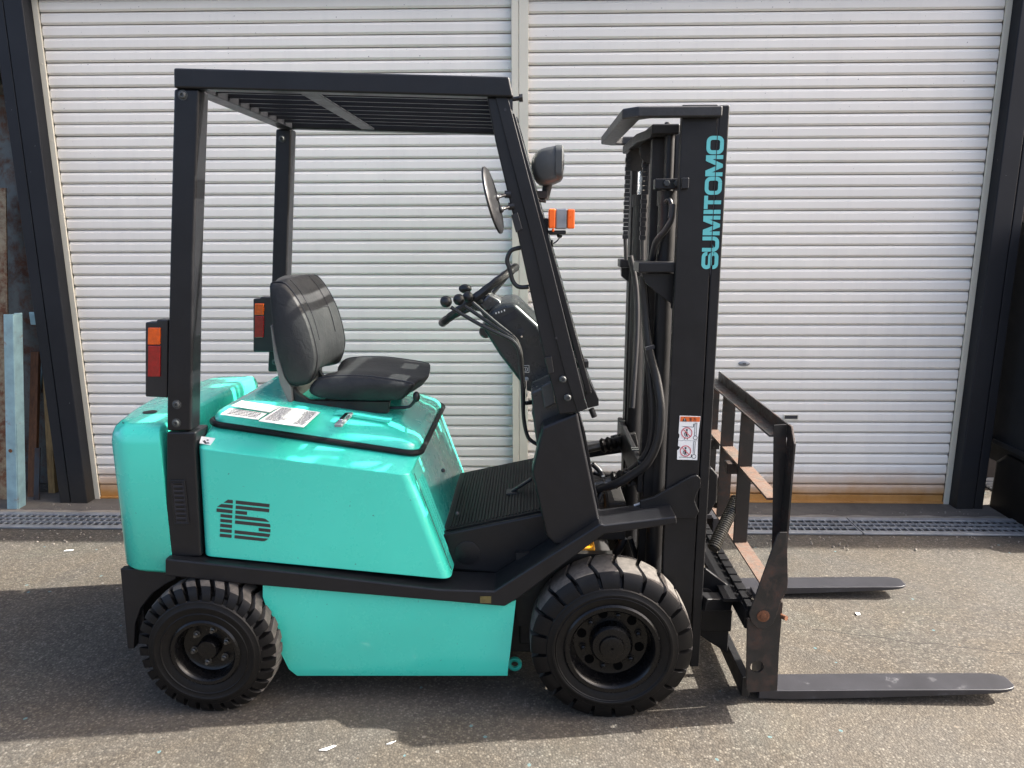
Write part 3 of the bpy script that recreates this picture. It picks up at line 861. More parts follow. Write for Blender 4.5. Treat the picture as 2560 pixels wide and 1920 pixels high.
# labels on the hood
def on_hood(px, py, off=.0015):
    # hood top plane
    x0, x1 = xr2, xfc
    A = Vector((x0, 2.6, hood_z(x0))); t_ = Vector((x1 - x0, 0, hood_z(x1) - hood_z(x0))); n_ = Vector((-t_.z, 0, t_.x)).normalized()
    d = ray(px, py); o_ = Vector((0, 0, EYE)); tt = (A - o_).dot(n_) / d.dot(n_)
    return o_ + d * tt + n_ * off
def zz(x, y): return (460 + x / 4.879, 900 + y / 4.879)
def text_label(pts, name, m, rows, cols=(.06, .94)):
    lab = quad_on(pts, on_hood, .0015, name, m, hood)
    A, B_, C_, D_ = [Vector(on_hood(a, c, .0018)) for a, c in pts]     # A->B along, A->D down
    b = MB(); random.seed(len(pts) + rows)
    for r in range(rows):
        v0 = .08 + .84 * r / rows; v1 = v0 + .84 / rows * .45
        u = cols[0]
        while u < cols[1] - .02:
            L = random.uniform(.02, .09); u2 = min(u + L, cols[1])
            f = lambda uu, vv: (A * (1 - uu) + B_ * uu) * (1 - vv) + (D_ * (1 - uu) + C_ * uu) * vv
            q = [f(u, v0), f(u2, v0), f(u2, v1), f(u, v1)]
            b.loft([q, [x + Vector((0, 0, .0004)) for x in q]]); u = u2 + random.uniform(.008, .02)
    b.build('print_lines', M['greyplastic'], hood)
    return lab
text_label([zz(700, 500), zz(1180, 570), zz(1040, 640), zz(580, 560)], 'white_label', M['label'], 3, (.2, .8))
text_label([zz(560, 592), zz(1010, 655), zz(900, 728), zz(445, 665)], 'data_plate', M['label'], 4, (.1, .9))
text_label([zz(1190, 572), zz(1659, 640), zz(1460, 822), zz(910, 745)], 'warning_sheet', M['label'], 13)
# hood latch
la, lb = on_hood(874, 1037, .004), on_hood(845, 1067, .004)
b = MB(); b.beam(la, lb, .028, .012); lt = b.build('hood_latch', M['steel'], hood, .003)
b = MB(); b.beam(la + (lb - la) * .25 + Vector((0, 0, .01)), la + (lb - la) * .8 + Vector((0, 0, .01)), .015, .01); b.build('latch_lever', M['chrome'], hood, .003)

# ---------------------------------------------------------------- floor, mat, pedals
fzl = zline((1131, 1331), (1358, 1285), 2.575)
fx0, fx1 = P(1113, 1331, 2.575)[0], P(1400, 1285, 2.575)[0]
side = PP([(1095, 1450), (1139, 1425), (1250, 1435), (1378, 1350), (1395, 1300)], 2.575)
b = MB(); b.prism(side + [(fx1, fzl(fx1)), (fx0 - .03, fzl(fx0 - .03))], 2.575, far(2.575)); floor = b.build('floor_frame', M['black'], fk, .008, 3)
cx_, cz_ = P(1169, 1382, 2.574)
b = MB(); b.lathe((cx_, 2.5745, cz_), (0, -1, 0), [(.047, 0), (.047, .002), (.044, .003)], 36); b.build('round_cover', M['black'], floor)
b = MB(); x = fx0 + .0
b.prism([(fx0, fzl(fx0) + .001), (fx1 - .02, fzl(fx1 - .02) + .001), (fx1 - .02, fzl(fx1 - .02) + .006), (fx0, fzl(fx0) + .006)], 2.60, far(2.6))
x = fx0 + .012
while x < fx1 - .04:
    b.prism([(x, fzl(x) + .0055), (x + .007, fzl(x + .007) + .0055), (x + .006, fzl(x + .007) + .010), (x + .001, fzl(x) + .010)], 2.615, far(2.615)); x += .0125
b.build('floor_mat', M['rubber2'], fk, smooth=False)
pb, pt_ = P3(1278, 1232, 2.86), P3(1330, 1196, 2.86)
b = MB(); b.beam(pb + Vector((0, 0, .004)), pt_, .022, .012); b.beam(pb + Vector((-.02, 0, .002)), pb + Vector((.045, 0, .008)), .06, .01); b.build('pedal', M['gripblack'], fk, .004)

# ---------------------------------------------------------------- front cowl
cowl = [(1357, 1068), (1444, 1031), (1501, 1309), (1405, 1361), (1388, 1363), (1366, 1340), (1330, 1180)]
b = MB(); b.prism(PP(cowl, 2.469), 2.469, 2.56); b.build('front_cowl', M['black'], fk, .010, 3)
b = MB(); b.prism(PP(cowl, 2.469), far(2.56), far(2.469)); b.build('front_cowl', M['black'], fk, .012, 3)
hx, hz = P(1478, 1290, 2.489)
dashp = PP([(1327, 980), (1336, 1075), (1352, 1180), (1372, 1300), (1470, 1262), (1440, 1060), (1398, 950)], 2.565)
b = MB(); b.prism(dashp, 2.565, far(2.565)); b.build('dash_support', M['plastic'], fk, .01, 2)
# silver strip in front of the cowl (rear edge of the toe plate catching the sun)
b = MB(); b.prism(PP([(1446, 1030), (1463, 1080), (1502, 1290), (1494, 1290)], 2.60), 2.60, far(2.60)); b.build('toe_plate', M['black'], fk, .003)
# side instrument box on the cowl
b = MB(); b.prism(PP([(1352, 965), (1383, 950), (1389, 1008), (1361, 1022)], 2.55), 2.545, 2.5649); b.build('side_box', M['greyplastic'], fk, .006)

# ---------------------------------------------------------------- A-pillars and windscreen
apil = [(1217, 243), (1270, 243), (1367, 614), (1463, 1000), (1470, 1020), (1444, 1031), (1398, 1036), (1361, 893), (1297, 600), (1239, 356)]
inner = [(1238, 243), (1270, 243), (1367, 614), (1463, 1000), (1470, 1020), (1444, 1031), (1411, 930), (1385, 830), (1330, 600), (1260, 330)]
YA = 2.465
def apillar(y0, y1, y2, y3, nm='front_pillar'):
    b = MB(); b.prism(PP(apil, YA), y0, y1); o = b.build(nm, M['black'], fk, .005)
    return o
pl = apillar(YA, YA + .045, 0, 0)
b = MB(); b.prism(PP(inner, YA), YA - .006, YA - .0003); b.build('pillar_flange', M['black'], pl, .003)
for q in ((1407, 948), (1419, 994)):
    x, z = P(*q, YA - .006)
    b = MB(); b.lathe((x, YA - .006, z), (0, -1, 0), [(.013, 0), (.0125, .004), (.009, .0075), (.005, .008), (.0045, .005)], 20); b.build('bolt', M['greyplastic'], pl)
b = MB(); x, z = P(1380, 535 + 0, YA)
b.prism(PP([(1278, 538), (1294, 530), (1306, 572), (1290, 582)], YA - .0015), YA - .0075, YA - .0012); b.build('pillar_pad', M['gripblack'], pl, .002)
b = MB(); b.prism(PP([(1361, 893), (1379, 890), (1385, 930), (1371, 935)], YA), YA - .007, YA - .0012); b.build('pillar_pad', M['gripblack'], pl, .002)
for q in ((1263, 274), (1391, 845)):
    x, z = P(*q, YA - .007)
    b = MB(); b.cyl((x, YA - .0075, z), (x, YA - .0062, z), .0042, seg=10); b.build('screw_hole', M['ink'], pl)
apillar(far(YA + .045), far(YA), 0, 0)
# windscreen frame in front of the pillars
def wsp(px, py, off):
    x, z = P(px, py, YA); return x + off, z
w0, w1 = P(1272, 290, YA), P(1466, 990, YA)
d_ = Vector((w1[0] - w0[0], 0, w1[1] - w0[1])).normalized(); nn_ = Vector((-d_.z, 0, d_.x))
if nn_.x < 0: nn_ = -nn_
A0 = Vector((w0[0], 0, w0[1])) + nn_ * .012; A1 = Vector((w1[0], 0, w1[1])) + nn_ * .012
wf = []
for yy in (2.53, far(2.53)):
    b = MB(); b.beam(Vector((A0.x, yy, A0.z)), Vector((A1.x, yy, A1.z)), .03, .02, up=nn_); wf.append(b.build('windscreen_frame', M['black'], fk, .003))
for k, t_ in enumerate((.0, 1.0)):
    c = A0.lerp(A1, t_)
    b = MB(); b.beam((c.x, 2.545, c.z), (c.x, far(2.545), c.z), .03, .02, up=nn_); b.build('windscreen_rail', M['black'], fk, .003)
tg = NT('clear_glass')
_tr = tg.n('ShaderNodeBsdfTransparent', {'Color': (.93, .96, .95, 1)}); _gl = tg.n('ShaderNodeBsdfGlossy', {'Roughness': .02}); _fr = tg.n('ShaderNodeFresnel', {'IOR': 1.5})
_mx = tg.n('ShaderNodeMixShader', {0: _fr.outputs[0], 1: _tr.outputs[0], 2: _gl.outputs[0]})
tg.t.links.new(_mx.outputs[0], tg.t.nodes['Material Output'].inputs[0])
b = MB(); c = (A0 + A1) / 2 + nn_ * .012
b.obox((c.x, YC, c.z), d_, (0, 1, 0), nn_, (A1 - A0).length / 2, far(2.53) - YC, .0025); b.build('windscreen', tg.m, fk)
# tray and wiper below the screen
b = MB(); b.prism(PP([(1452, 912), (1497, 998), (1497, 1014), (1470, 1021), (1462, 985)], 2.60), 2.60, 2.615)
b.prism(PP([(1488, 996), (1497, 998), (1497, 1014), (1470, 1021), (1468, 1004)], 2.60), 2.6155, far(2.6)); b.build('wiper_bracket', M['black'], fk, .002)
q0, q1 = P3(1478, 1022, 2.63), P3(1486, 1042, 2.63)
b = MB(); b.cyl(q0, q1, .011, seg=14); b.build('drain_stub', M['gripblack'], fk)
wa, wb, wc = P3(1462, 908, 2.7), P3(1438, 850, 2.8), P3(1418, 790, 2.9)
b = MB(); b.tube([wa, wb, wc], .006, 8); b.box(wa.x - .035, wa.x + .012, 2.67, 2.73, wa.z - .012, wa.z + .012); b.build('wiper', M['gripblack'], fk, .002)

# ---------------------------------------------------------------- overhead guard
YG = 2.445
gl0, gl1 = P(433, 169, YG), P(1273, 191, YG)
gb0, gb1 = P(434, 220, YG), P(1284, 243, YG)
b = MB(); b.prism([gl0, gl1, gb1, gb0], YG, YG + .055); og = b.build('overhead_guard', M['black'], fk, .007, 3)
b = MB(); b.prism([gl0, gl1, gb1, gb0], 3.401, 3.455); b.build('guard_side_rail', M['black'], og, .007, 3)
def gtop(x): return gl0[1] + (gl1[1] - gl0[1]) * (x - gl0[0]) / (gl1[0] - gl0[0])
def gbot(x): return gb0[1] + (gb1[1] - gb0[1]) * (x - gb0[0]) / (gb1[0] - gb0[0])
yi0, yi1 = YG + .056, 3.40
def cross(x0, x1, t0, t1, nm):
    b = MB(); b.prism([(x0, t0(x0)), (x1, t0(x1)), (x1, t1(x1)), (x0, t1(x0))], yi0, yi1); return b.build(nm, M['black'], og, .004)
cross(gl0[0] + .004, gl0[0] + .07, lambda x: gtop(x) - .004, gbot, 'guard_cross_beam')
xf_ = gl1[0]
cross(xf_ - .075, xf_ - .006, lambda x: gtop(x) - .004, gbot, 'guard_cross_beam')
xm_c = P(770, 236, YG + .06)[0]
cross(xm_c - .03, xm_c + .03, lambda x: gbot(x) + .012, lambda x: gbot(x) + .004, 'guard_cross_beam')
for k in range(8):
    yy = yi0 + (yi1 - yi0) * (k + 1) / 9
    b = MB(); xa_, xb2 = gl0[0] + .0705, xf_ - .0755
    b.prism([(xa_, gtop(xa_) - .006), (xb2, gtop(xb2) - .006), (xb2, gbot(xb2) + .0125), (xa_, gbot(xa_) + .0125)], yy - .006, yy + .006); b.build('guard_bar', M['black'], og)
    b = MB(); b.box(xa_ - .0, xa_ + .045, yy + .008, yy + .085, gbot(xa_) + .004, gbot(xa_) + .03); 
    b.bm.free()
bx, bz = P(1288, 249, YG + .03)
b = MB(); b.cyl((bx - .03, YG + .03, bz), (bx + .02, YG + .03, bz + .004), .007, seg=10); b.cyl((bx + .012, YG + .03, bz + .004), (bx + .024, YG + .03, bz + .005), .013, seg=6)
b.box(bx - .035, bx - .008, YG + .02, YG + .05, bz - .03, bz + .02); b.build('guard_bolt', M['gripblack'], og)

# rear posts
YP = 2.455
post = PP([(434, 221), (498, 222), (484, 640), (479, 995), (478, 1078), (416, 1078), (417, 995), (424, 640)], YP)
pt2 = PP([(416, 1080), (490, 1080), (488, 1112), (503, 1392), (413, 1392)], YP)
for s in (0, 1):
    y0, y1 = (YP, YP + .075) if s == 0 else (3.39, 3.465)
    b = MB(); b.prism(post if s == 0 else PP([(689, 322), (728, 322), (717, 690), (709, 930), (669, 930), (679, 690)], 3.39), y0, y1); rp = b.build('rear_post', M['black'], fk, .009, 3)
    b = MB(); b.prism(pt2 if s == 0 else [(x + .03, z - .03) for x, z in pt2], y0 - .001, y1 + .03 if s == 0 else y1 + .001); b.build('post_foot', M['black'], rp, .008, 3)
    yy = YP if s == 0 else 3.39
    for q in ((457, 238), (442, 1011), (441, 1057)):
        x, z = P(*q, YP) if s == 0 else P({238: 705, 1011: 689, 1057: 688}[q[1]], {238: 347, 1011: 872, 1057: 905}[q[1]], yy)
        b = MB(); b.lathe((x, yy, z), (0, -1, 0), [(.016, 0), (.016, .002), (.012, .002), (.0115, .006), (.008, .009), (.005, .009), (.0045, .005)], 20); b.build('bolt', M['greyplastic'], rp)
    if s == 0:
        x0, z1_ = P(431, 1204, YP); x1, z0_ = P(470, 1306, YP)
        b = MB(); b.box(x0, x1, yy - .0025, yy - .0012, z0_, z1_); vg = b.build('vent_recess', M['ink'], rp)
        b = MB()
        for k in range(9):
            zz_ = z0_ + (z1_ - z0_) * (k + .5) / 9
            b.loft([[(x0 + .005, yy - .0026, zz_ - .004), (x1 - .005, yy - .0026, zz_ - .004), (x1 - .005, yy - .007, zz_ + .004), (x0 + .005, yy - .007, zz_ + .004)],
                    [(x0 + .005, yy - .0026, zz_ - .001), (x1 - .005, yy - .0026, zz_ - .001), (x1 - .005, yy - .007, zz_ + .006), (x0 + .005, yy - .007, zz_ + .006)]])
        b.build('vent_louvre', M['black'], rp)
        b = MB(); e = .007
        for bx_ in ((x0 - e, x1 + e, z1_, z1_ + e), (x0 - e, x1 + e, z0_ - e, z0_), (x0 - e, x0, z0_, z1_), (x1, x1 + e, z0_, z1_)):
            b.box(bx_[0], bx_[1], yy - .006, yy - .001, bx_[2], bx_[3])
        b.build('vent_frame', M['black'], rp, .002)

# tail lights
def tail(Y, plate, top, lens, ysplit):
    pts = PP(plate, Y)
    b = MB(); b.prism(pts, Y, Y + .045); t_ = b.build('tail_light', M['gripblack'], fk, .008, 3)
    (lx0, ly0), (lx1, ly1) = lens
    x0, za_ = P(lx0, ly0, Y - .004); x1, zb_2 = P(lx1, ly1, Y - .004); zm = P(lx0, ysplit, Y - .004)[1]
    lq = lambda ya, yb_: PP([(lx0, ya), (lx1, ya), (lx1 - 1, yb_), (lx0 - 1, yb_)], Y - .004)
    b = MB(); b.prism(lq(ly0, ysplit - 1), Y - .006, Y + .01); b.build('amber_lens', M['amber'], t_, .003)
    b = MB(); b.prism(lq(ysplit + 1, ly1), Y - .006, Y + .01); b.build('red_lens', M['red'], t_, .003)
    b = MB(); b.box(x0 - .008, x1 + .004, Y + .045, Y + .06, zb_2 + .02, za_ - .02); b.build('lamp_back', M['gripblack'], t_, .003)
    b = MB()
    for k in range(12):
        zr_ = zb_2 + (za_ - zb_2) * (k + .5) / 12
        b.box(x0 + .002, x1 - .002, Y - .0058, Y - .0048, zr_ - .0006, zr_ + .0006)
    b.bm.free()
tail(2.47, [(363, 806), (390, 805), (392, 799), (420, 800), (418, 995), (363, 992)], 0, ((370, 819), (401, 942)), 863)
tail(far(2.47) - .05, [(633, 747), (650, 746), (652, 742), (690, 743), (690, 880), (633, 880)], 0, ((637, 759), (660, 844)), 789)

# ---------------------------------------------------------------- seat
def loft_y(poly, rows, name, m, parent, sub=0):
    c = Vector((sum(p[0] for p in poly) / len(poly), sum(p[1] for p in poly) / len(poly)))
    b = MB(); loops = []
    for (y, k, dx, dz) in rows:
        loops.append([(c.x + (x - c.x) * k + dx, y, c.y + (z - c.y) * k + dz) for x, z in poly])
    b.loft(loops); return b.build(name, m, parent, sub=sub, ang=75)
def densify(poly, n=4):
    out = []
    N = len(poly)
    for i in range(N):
        p0, p1, p2, p3 = [Vector(poly[(i + k - 1) % N]) for k in range(4)]
        for k in range(n):
            t = k / n
            q = .5 * ((2 * p1) + (p2 - p0) * t + (2 * p0 - 5 * p1 + 4 * p2 - p3) * t * t + (3 * p1 - p0 - 3 * p2 + p3) * t ** 3)
            out.append((q.x, q.y))
    return out
YS0 = 2.70
bk = densify(PP([(674, 712), (690, 708), (709, 712), (733, 740), (754, 776), (771, 815), (785, 868), (789, 905), (780, 945), (764, 962), (722, 963), (700, 915), (686, 860), (677, 794), (673, 745)], YS0), 3)
seat = loft_y(bk, [(YS0, .90, 0, 0), (YS0 + .006, .96, 0, .0), (YS0 + .022, 1.0, 0, .002), (YS0 + .06, 1.01, .004, .006), (YS0 + .11, 1.0, -.012, .010), (YS0 + .23, 1.0, -.026, .014),
                   (YS0 + .35, 1.0, -.012, .010), (YS0 + .40, 1.01, .004, .006), (YS0 + .438, 1.0, 0, .002), (YS0 + .454, .96, 0, 0), (YS0 + .46, .9, 0, 0)], 'seat_backrest', M['vinyl'], fk)
cf = Vector((sum(p[0] for p in bk) / len(bk), sum(p[1] for p in bk) / len(bk)))
for yy, k in ((YS0 + .021, 1.003), (YS0 + .439, 1.003)):
    b = MB(); b.tube([(cf.x + (x - cf.x) * k, yy, cf.y + (z - cf.y) * k + .002) for x, z in bk], .0035, 6, closed=True); b.build('piping', M['gripblack'], seat)
# stitched seams across the backrest front
def seam(rows, nm='seam'):
    b = MB(); b.tube(rows, .0016, 6); b.build(nm, M['ink'], seat)
fr = PP([(709, 712), (733, 740), (754, 776), (771, 815), (785, 868)], YS0)
for yy, dx in ((YS0 + .11, -.010), (YS0 + .35, -.010)):
    seam(smooth_path([(x + dx + .0005, yy, z + .0105) for x, z in fr], 4))
xs_, zs_ = P(763, 795, YS0)
seam([(xs_ - .007 + .0, YS0 + .11, zs_ + .009), (xs_ - .0205, YS0 + .17, zs_ + .011), (xs_ - .024, YS0 + .23, zs_ + .013), (xs_ - .0205, YS0 + .29, zs_ + .011), (xs_ - .007, YS0 + .35, zs_ + .009)])
cu = densify(PP([(772, 980), (784, 957), (804, 946), (850, 942), (910, 943), (975, 951), (1020, 959), (1032, 964), (1024, 978), (1003, 998), (960, 1002), (860, 1001), (796, 994)], YS0), 3)
cush = loft_y(cu, [(YS0, .90, 0, 0), (YS0 + .006, .96, 0, 0), (YS0 + .022, 1.0, 0, .0), (YS0 + .07, 1.01, .012, .006), (YS0 + .13, 1.0, .022, .0), (YS0 + .23, 1.0, .03, -.006),
                   (YS0 + .33, 1.0, .022, .0), (YS0 + .39, 1.01, .012, .006), (YS0 + .438, 1.0, 0, 0), (YS0 + .454, .96, 0, 0), (YS0 + .46, .9, 0, 0)], 'seat_cushion', M['vinyl'], fk)
cc = Vector((sum(p[0] for p in cu) / len(cu), sum(p[1] for p in cu) / len(cu)))
for yy in (YS0 + .021, YS0 + .439):
    b = MB(); b.tube([(cc.x + (x - cc.x) * 1.003, yy, cc.y + (z - cc.y) * 1.003) for x, z in cu], .0035, 6, closed=True); b.build('piping', M['gripblack'], cush)
# back shell, hinge and slide base
sh_ = PP([(676, 812), (683, 815), (695, 880), (712, 940), (729, 968), (731, 1005), (722, 1008), (700, 960), (686, 900)], 2.72)
b = MB(); b.prism(sh_, 2.715, far(2.715) + .0); b.build('seat_back_shell', M['backshell'], fk, .006)
hg = PP([(727, 962), (745, 985), (770, 1002), (975, 1004), (972, 1012), (970, 1034), (760, 1028), (738, 1012)], 2.735)
for yy in (2.735, 3.08):
    b = MB(); b.prism(hg, yy, yy + .03); b.build('seat_slide', M['rustblack'], fk, .003)
b = MB(); x0, z0_ = P(760, 1010, 2.77); x1, z1_ = P(965, 1010, 2.77); b.box(x0, x1, 2.766, 3.079, z0_ - .012, z0_ + .006); b.build('seat_base', M['dark'], fk, .003)
b = MB(); b.tube(smooth_path([P3(975, 1020, 2.76), P3(1018, 1018, 2.75), P3(1032, 1008, 2.745), P3(1040, 995, 2.74)]), .006, 8); hd = b.build('seat_lever', M['gripblack'], fk)
b = MB(); b.ball(P3(1041, 992, 2.74), .014, (1, 1, 1.5)); b.build('lever_knob', M['gripblack'], hd)

# ---------------------------------------------------------------- dash, steering wheel, levers
dp = PP([(1205, 820), (1225, 778), (1256, 759), (1287, 757), (1345, 812), (1400, 890), (1400, 960), (1330, 984), (1316, 977), (1249, 889)], 2.74)
b = MB(); b.prism(dp, 2.74, 3.12); dash = b.build('steering_console', M['plastic'], fk, .018, 4)
# grip slot, knob socket
b = MB(); A, B_ = P3(1256, 805, 2.739), P3(1293, 782, 2.739); b.beam(A, B_, .003, .028, up=(0, 1, 0)) if False else b.obox((A + B_) / 2, (B_ - A).normalized(), (0, 1, 0), (B_ - A).normalized().cross(Vector((0, 1, 0))), (B_ - A).length / 2, .0015, .014)
b.build('console_slot', M['ink'], dash, .0)
x, z = P(1302, 830, 2.738); b = MB(); b.lathe((x, 2.7392, z), (0, -1, 0), [(.014, 0), (.014, .0015), (.010, .002)], 20); ks = b.build('knob_socket', M['ink'], dash)
b = MB(); b.cyl((x, 2.737, z - .004), (x + .004, 2.70, z - .012), .004, seg=8); b.build('choke_knob', M['chrome'], dash)
for k, (px, py) in enumerate(((1240, 783), (1247, 781), (1254, 779), (1261, 776))):
    x, z = P(px, py, 2.7385); b = MB(); b.box(x - .0022, x + .0022, 2.7378, 2.7396, z - .003, z + .003); b.build('console_mark', M['label'], dash)
# ignition label and key
x, z = P(1314, 922, 2.739)
b = MB()
fn = lambda u, v, d: (x + u, 2.7392 - d, z + v)
b.stroke([(-.012, -.014), (.013, -.014), (.013, .013), (-.012, .013), (-.012, -.014)], .0014, fn); b.stroke(arc((0, -.002), .008, 0, 360, 20), .0014, fn); b.stroke([(0, -.006), (0, .002)], .0016, fn)
b.build('ignition_label', M['label'], dash)
x, z = P(1316, 948, 2.738)
b = MB(); b.lathe((x, 2.7392, z), (0, -1, 0), [(.009, 0), (.009, .004), (.006, .005)], 18); b.build('ignition_lock', M['steel'], dash)
b = MB(); b.box(x - .0015, x + .0015, 2.705, 2.737, z - .006, z + .003); b.tube([(x, 2.715, z - .006), (x + .001, 2.713, z - .03), (x + .002, 2.713, z - .05)], .002, 6); b.box(x + .0, x + .004, 2.711, 2.715, z - .075, z - .045); b.build('key', M['chrome'], dash)
# column cover and hub
wc0 = P3(1197, 738, YC)
axis = Vector((-.6, .03, .8)).normalized()
u_ = Vector((.8, 0, .6)).normalized(); v_ = axis.cross(u_).normalized()
rw = .182
b = MB(); N = 72
b.tube([wc0 + (u_ * math.cos(2 * math.pi * k / N) + v_ * math.sin(2 * math.pi * k / N)) * rw for k in range(N)], 0.0165, 10, closed=True, rs=[.0162 + .0011 * math.sin(2 * math.pi * k * 24 / N * 1.0) for k in range(N)])
sw = b.build('steering_wheel', M['gripblack'], fk)
b = MB()
for a in (20, 160, 270):
    b.tube([wc0 + (u_ * math.cos(R(a)) + v_ * math.sin(R(a))) * rw, wc0 - axis * .03 + (u_ * math.cos(R(a)) + v_ * math.sin(R(a))) * .04], .009, 8)
b.build('spoke', M['gripblack'], sw)
b = MB(); b.lathe(wc0 - axis * .02, axis, [(.03, -.04), (.05, -.02), (.05, .01), (.03, .018)], 24); b.build('wheel_hub', M['gripblack'], sw)
kn = P3(1163, 722, YC - .1)
b = MB(); b.ball(kn, .02, (1.25, 1, .9)); b.cyl(kn + Vector((.008, .0, -.035)), kn + Vector((.004, 0, -.01)), .011, seg=12); b.build('spinner_knob', M['gripblack'], sw)
b = MB(); b.cyl(wc0 - axis * .05, wc0 - axis * .13, .034, .045, 20); b.build('column', M['gripblack'], dash)
cb = PP([(1200, 762), (1222, 735), (1248, 750), (1255, 760), (1225, 778), (1212, 776)], 2.86)
b = MB(); b.prism(cb, 2.86, 3.0); b.build('column_cover', M['backshell'] if False else paint('satin_column_cover', (.12, .12, .125), .25, .1, 20, metal=.5), dash, .008, 3)
b = MB(); b.tube([P3(1240, 752, 3.0), P3(1262, 770, 3.05)], .006, 8); b.ball(P3(1243, 745, 2.99), .012); b.build('indicator_stalk', M['gripblack'], dash)
b = MB(); b.lathe(P3(1214, 830, 2.80), (0, 1, 0), [(.02, 0), (.026, .01), (.026, .3), (.02, .31)], 20); b.build('console_roll', M['plastic'], dash)
# levers
knobs = [((1115, 754), 2.64, .0215), ((1147, 749), 2.675, .021), ((1170, 742), 2.71, .02)]
shaft = [[(1127, 768), (1201, 812), (1268, 844), (1287, 858), (1298, 880), (1302, 920), (1306, 970)],
         [(1162, 765), (1220, 805), (1275, 842), (1291, 858), (1300, 880), (1304, 920), (1307, 970)],
         [(1181, 756), (1235, 803), (1283, 842), (1295, 860), (1302, 882), (1306, 920), (1309, 970)]]
low = [(1309, 1043), (1318, 1088), (1330, 1103), (1345, 1112)]
for (kp, ky, kr), shp in zip(knobs, shaft):
    n = len(shp); pts = [P3(a, c, ky + (2.635 + (ky - 2.64) * .25 - ky) * i / (n - 1)) for i, (a, c) in enumerate(shp)]
    pts += [P3(a, c, pts[-1].y) for a, c in low]
    b = MB(); b.tube(smooth_path(pts, 5), .0072, 8); lv = b.build('control_lever', M['gripblack'], fk)
    b = MB(); b.ball(P3(*kp, ky), kr); b.build('lever_knob', M['gripblack'], lv)
b = MB(); b.beam(P3(1312, 1008, 2.64), P3(1332, 1006, 2.66), .02, .012); b.build('lever_bracket', M['gripblack'], fk, .002)
# grab handle on the far pillar side
hp = [(1302, 619), (1280, 625), (1270, 640), (1268, 655), (1274, 672), (1281, 700), (1290, 713), (1302, 718), (1322, 717)]
b = MB(); b.tube(smooth_path([P3(a, c, 2.50) for a, c in hp], 5), .0075, 10); b.build('grab_handle', M['gripblack'], fk)

# ---------------------------------------------------------------- mirror, lamp, turn signal
m0, m1 = P3(1212, 416, 2.42), P3(1255, 584, 2.42)
mc = (m0 + m1) / 2; mr = (m1 - m0).length / 2
ma = (m0 - m1).normalized(); mn = Vector((-.96, .095, 0)); mn = (mn - ma * mn.dot(ma)).normalized()
b = MB(); b.lathe(mc, mn, [(mr * .3, -.009), (mr * .7, -.0075), (mr * .95, -.004), (mr, 0), (mr, .006), (mr * .94, .008), (mr * .93, .004)], 40, True); mi = b.build('mirror', M['gripblack'], fk)
b = MB(); b.lathe(mc, mn, [(mr * .93, .0045), (mr * .6, .009), (mr * .2, .0115)], 40); b.build('mirror_glass', M['mirror'], mi)
for (a, c) in (((1240, 494), (1271, 486)), ((1251, 524), (1280, 516))):
    b = MB(); p0_, p1_ = P3(*a, 2.44), P3(*c, 2.47)
    b.tube([p0_, p1_], .005, 8); b.ball(p0_, .012); b.cyl(p1_ - Vector((.012, 0, 0)), p1_ + Vector((.008, 0, 0)), .012, seg=12); b.build('mirror_arm', M['gripblack'], mi)
lp_ = densify(PP([(1328, 410), (1334, 388), (1352, 372), (1380, 365), (1398, 364), (1404, 372), (1406, 385), (1406, 440), (1400, 452), (1376, 461), (1350, 460), (1334, 440)], 2.56), 2)
lamp = loft_y(lp_, [(2.53, .72, 0, 0), (2.535, .86, 0, 0), (2.55, .96, 0, 0), (2.57, 1.0, 0, 0), (2.65, 1.0, 0, 0), (2.67, .96, 0, 0), (2.685, .86, 0, 0), (2.69, .72, 0, 0)], 'work_lamp', M['greyplastic'], fk)
x0 = P(1389, 366, 2.56)[0]; xq, zq1 = P(1401, 364, 2.56); zq0 = P(1401, 452, 2.56)[1]; x1 = P(1407, 400, 2.56)[0]
b = MB(); b.loft([[(x0, y, z) for y, z in rrect(2.526, 2.694, zq0 + .002, zq1 + .002, .025)], [(x1 - .004, y, z) for y, z in rrect(2.526, 2.694, zq0 + .002, zq1 + .002, .025)], [(x1 + .001, y, z) for y, z in rrect(2.531, 2.689, zq0 + .008, zq1 - .004, .025)]]); b.build('lamp_rim', M['greyplastic'], lamp)
b = MB(); b.loft([[(x1 + .0012, y, z) for y, z in rrect(2.54, 2.68, zq0 + .016, zq1 - .012, .02)], [(x1 + .006, y, z) for y, z in rrect(2.555, 2.665, zq0 + .03, zq1 - .026, .02)]]); b.build('lamp_glass', M['mirror'], lamp)
b = MB(); b.cyl(P3(1370, 456, 2.61), P3(1362, 500, 2.61), .017, .014, 14); b.box(*[P(1340, 480, 2.61)[0], P(1368, 480, 2.61)[0]], 2.585, 2.635, P(1350, 496, 2.61)[1], P(1350, 478, 2.61)[1]); b.tube([P3(1362, 490, 2.6), P3(1362, 503, 2.6), P3(1348, 500, 2.6)], .008, 8); b.build('lamp_mount', M['dark'], lamp, .003)
